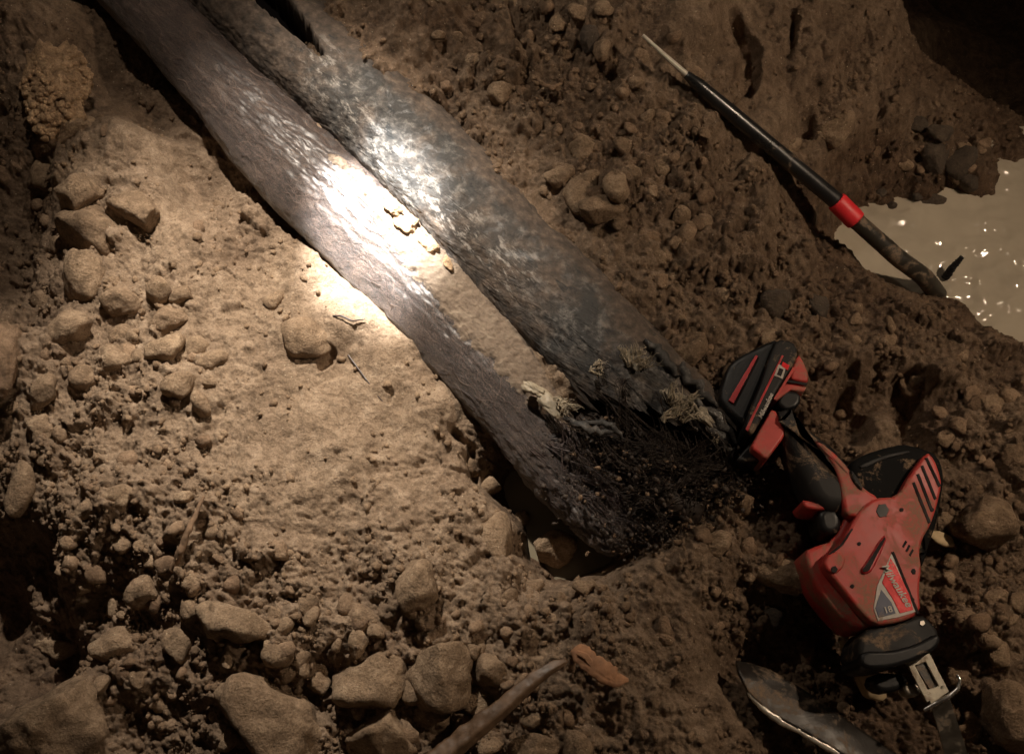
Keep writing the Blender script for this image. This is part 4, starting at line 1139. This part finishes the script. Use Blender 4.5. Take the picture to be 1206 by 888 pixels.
def text(body, px, py, z, size_px, ang, mat, parent=saw, shear=.25, extr=.0002):
    d = bpy.data.curves.new("lettering", 'FONT'); d.body = body; d.size = size_px * MPP; d.extrude = extr; d.shear = shear
    d.align_x = 'CENTER'; d.align_y = 'CENTER'; d.offset = .00012
    tmp = bpy.data.objects.new("lettering_curve", d); COL.objects.link(tmp)
    bpy.context.view_layer.update()
    me = bpy.data.meshes.new_from_object(tmp.evaluated_get(bpy.context.evaluated_depsgraph_get()))
    bpy.data.objects.remove(tmp); bpy.data.curves.remove(d); me.materials.clear(); me.materials.append(mat)
    o = bpy.data.objects.new("lettering", me); COL.objects.link(o)
    p = P(px, py, z); o.parent = parent
    o.location = p - parent.location; o.rotation_euler = (0, 0, math.radians(ang)); return o
text("Milwaukee", 902, 478, .0674, 7.5, 62, M['label_white'])
# red latch, tongue and foot
slab("latch", [(940,416),(946,424),(953,441),(952,450),(941,449),(929,446)], .064, .040, M['red'], rnd=.003, it=1, label="bright red battery latch")
deco("seam", [(928,447),(951,451),(950,454),(927,450)], .0652, M['hole'])
slab("latch", [(926,451),(950,456),(947,461),(932,459),(915,472),(910,469)], .063, .040, M['red'], rnd=.002, it=0)
slab("foot", [(922,458),(944,462),(942,478),(926,484),(914,474)], .062, .050, M['black_clean'], rnd=.004, it=1)
slab("foot", [(911,478),(925,504),(924,514),(912,530),(903,541),(893,534),(884,527),(890,515),(900,497)], .064, .052, M['red'], rnd=.003, it=1, label="red foot of the handle")
slab("foot_shade", [(893,512),(884,527),(893,534),(902,541),(885,544),(866,543),(872,534)], .050, .040, M['black_clean'], rnd=.003, it=1)
# handle
grip = slab("handle", [(912,478),(927,482),(945,494),(966,510),(988,526),(1004,548),(1018,574),(1022,590),(1000,604),(972,602),(955,588),(945,566),(934,541),(924,514),(918,495)], .068, .052, M['black'], rnd=.016, it=2, label="black rubber grip")
slab("handle_panel", [(961,517),(970,522),(985,534),(998,548),(1008,562),(1020,576),(1034,584),(1040,600),(1020,612),(996,606),(992,590),(990,572),(984,552),(974,536),(962,524)], .0705, .030, M['red'], rnd=.004, it=1, label="red inlay running along the grip")
slab("trim", [(1001,552),(1006,556),(1017,572),(1015,578),(1004,566)], .073, .01, M['black'], rnd=.002, it=1)
# motor housing
for (x, y) in [(1098,600),(1062,600),(1004,690),(1075,706),(1012,640)]:
    deco("screw", [(x + 2.6 * math.cos(q), y + 2.6 * math.sin(q)) for q in np.arange(6) * 1.047], .0744, M['hole'])
deco("seam", [(1003,622),(1005,623),(992,643),(978,654),(976,652),(990,641)], .0742, M['hole'])
slab("motor_cap", [(1000,560),(1004,541),(1022,531),(1044,524),(1066,519),(1088,524),(1104,530),(1113,542),(1116,562),(1112,590),(1106,618),(1098,640),(1092,662),(1086,668),(1060,640),(1020,600)], .060, .062, M['matte'], rnd=.014, it=1, label="black rubber motor cover")
slab("motor_seam", [(1012,548),(1040,536),(1070,530),(1072,533),(1042,540),(1016,552)], .0612, .01, M['black'], rnd=.001, it=1)
slab("body", [(1092,531),(1101,540),(1107,556),(1110,570),(1104,596),(1097,617),(1087,634),(1083,650),(1086,668),(1083,692),(1085,722),(1062,732),(1030,737),(1006,712),(984,684),(970,668),(974,652),(990,640),(1002,618),(1014,598),(1030,586),(1058,584),(1072,558)], .0735, .030, M['red'], rnd=.0035, it=1, label="red upper housing shell")
slab("lower_body", [(1000,600),(1040,600),(1080,640),(1082,720),(1032,738),(1008,742),(986,722),(964,694),(950,664),(948,648),(962,642),(982,636)], .058, .058, M['red'], rnd=.005, it=1, label="red lower housing in the shade")
slab("boss", [(976,652),(988,648),(996,656),(994,668),(984,677),(974,672),(970,662)], .0755, .02, M['red'], rnd=.003, it=1)
deco("screw_hole", [(980,667),(984,666),(987,670),(985,674),(981,674),(979,671)], .0765, M['hole'])
deco("screw_hole", [(1035,594),(1043,593),(1047,600),(1044,608),(1036,609),(1032,602)], .0742, M['black_clean'])
deco("screw_hole", [(1074,670),(1077,669),(1079,672),(1078,676),(1075,676),(1073,673)], .0742, M['hole'])
# trigger
slab("trigger", [(962,604),(972,596),(986,598),(993,610),(990,624),(978,630),(966,624)], .060, .045, M['black_clean'], rnd=.007, it=1)
slab("trigger_guard", [(944,588),(956,590),(975,596),(992,592),(996,602),(980,600),(960,600),(948,598)], .062, .045, M['red'], rnd=.003, it=1)
# vents
for (a, b) in [((1091,539),(1107,573)), ((1086,548),(1102,588)), ((1081,558),(1098,602)), ((1076,568),(1095,616))]:
    deco("vent_slot", [(a[0] - 1.8, a[1] + .6), (a[0] + 1.6, a[1] - .6), (b[0] + 1.6, b[1] - 1.0), (b[0] - 1.6, b[1] + .6)], .0742, M['hole'])
for (x, y) in [(1065,640),(1069,645),(1073,650)]:
    deco("vent_slot", [(x + 1.5, y - 4), (x + 3.5, y - 2), (x - .5, y + 5), (x - 2.5, y + 3)], .0742, M['hole'])
slab("slide_button", [(1040,630),(1046,632),(1032,664),(1026,674),(1016,676),(1014,670),(1022,660)], .0765, .01, M['red_dark'], rnd=.002, it=1)
deco("slot", [(1041,632),(1044,634),(1028,662),(1024,672),(1017,674),(1016,670),(1023,661)], .0772, M['hole'], it=1)
# label plate
deco("label_plate", [(1050,652),(1056,662),(1070,694),(1077,712),(1079,720),(1058,727),(1034,731),(1029,716),(1033,690)], .0744, M['label_white'])
deco("label_plate", [(1049,657),(1055,666),(1071,700),(1076,718),(1060,722),(1052,706),(1039,686)], .0750, M['label_red'])
deco("label_plate", [(1038,694),(1050,709),(1055,722),(1035,727),(1031,716)], .0750, M['label_blue'])
deco("label_edge", [(1050,650),(1053,649),(1083,722),(1080,723)], .0750, M['hole'])
text("Milwaukee", 1056, 689, .0758, 11, -64, M['label_white'])
text("18", 1046, 718, .0758, 9, 12, M['label_white'], shear=0)
# black nose with ridges
slab("nose", [(1026,737),(1058,732),(1086,722),(1098,732),(1107,744),(1106,756),(1098,765),(1070,776),(1040,783),(1022,783),(1010,772),(1012,752)], .066, .066, M['black'], rnd=.006, it=1, label="black rubber nose")
slab("nose_ring", [(1016,766),(1050,766),(1080,758),(1104,745),(1109,752),(1104,764),(1078,778),(1046,787),(1022,788),(1012,780)], .070, .070, M['black_clean'], rnd=.004, it=1)
deco("screw", [(1084,731),(1088,730),(1090,734),(1087,737),(1083,735)], .0672, M['steel'])
# shoe: two rails with a slot, a foot flange with a curled hook
slab("shoe", [(1067,779),(1074,776),(1098,822),(1092,827)], .050, .004, M['shoe'], rnd=.001, it=0)
slab("shoe", [(1087,772),(1095,769),(1117,812),(1110,816)], .050, .004, M['shoe'], rnd=.001, it=0)
slab("shoe", [(1070,776),(1092,769),(1096,777),(1074,785)], .050, .004, M['shoe'], rnd=.001, it=0)
slab("shoe", [(1092,812),(1112,805),(1118,814),(1096,829)], .050, .004, M['shoe'], rnd=.001, it=0)
deco("slot", [(1078,784),(1090,779),(1106,808),(1096,813)], .0465, M['rod_mud'], th=.003)
me = tube([tuple(P(*q)) for q in [(1088,836,.046),(1102,828,.050),(1118,820,.052),(1128,811,.054),(1131,801,.055),(1127,794,.055)]], np.array([2.2, 2.6, 2.6, 2.3, 1.8, 1.2]) * MPP, 10, name="hook")
child("hook", me, M['steel_bright'], saw)
slab("clamp", [(1066,804),(1074,806),(1082,804),(1086,812),(1082,820),(1070,819),(1064,812)], .040, .02, M['steel'], rnd=.003, it=1)
slab("clamp", [(1030,792),(1060,792),(1072,800),(1062,812),(1040,816),(1026,806)], .034, .03, M['black_clean'], rnd=.005, it=1)
slab("blade", [(1096,829),(1117,818),(1124,838),(1132,862),(1142,895),(1152,930),(1126,930),(1114,895),(1106,862)], .042, .0022, M['steel'], rnd=.0006, it=0, label="muddy saw blade", ztilt=lambda x, y: -(y - 820) * .0005)
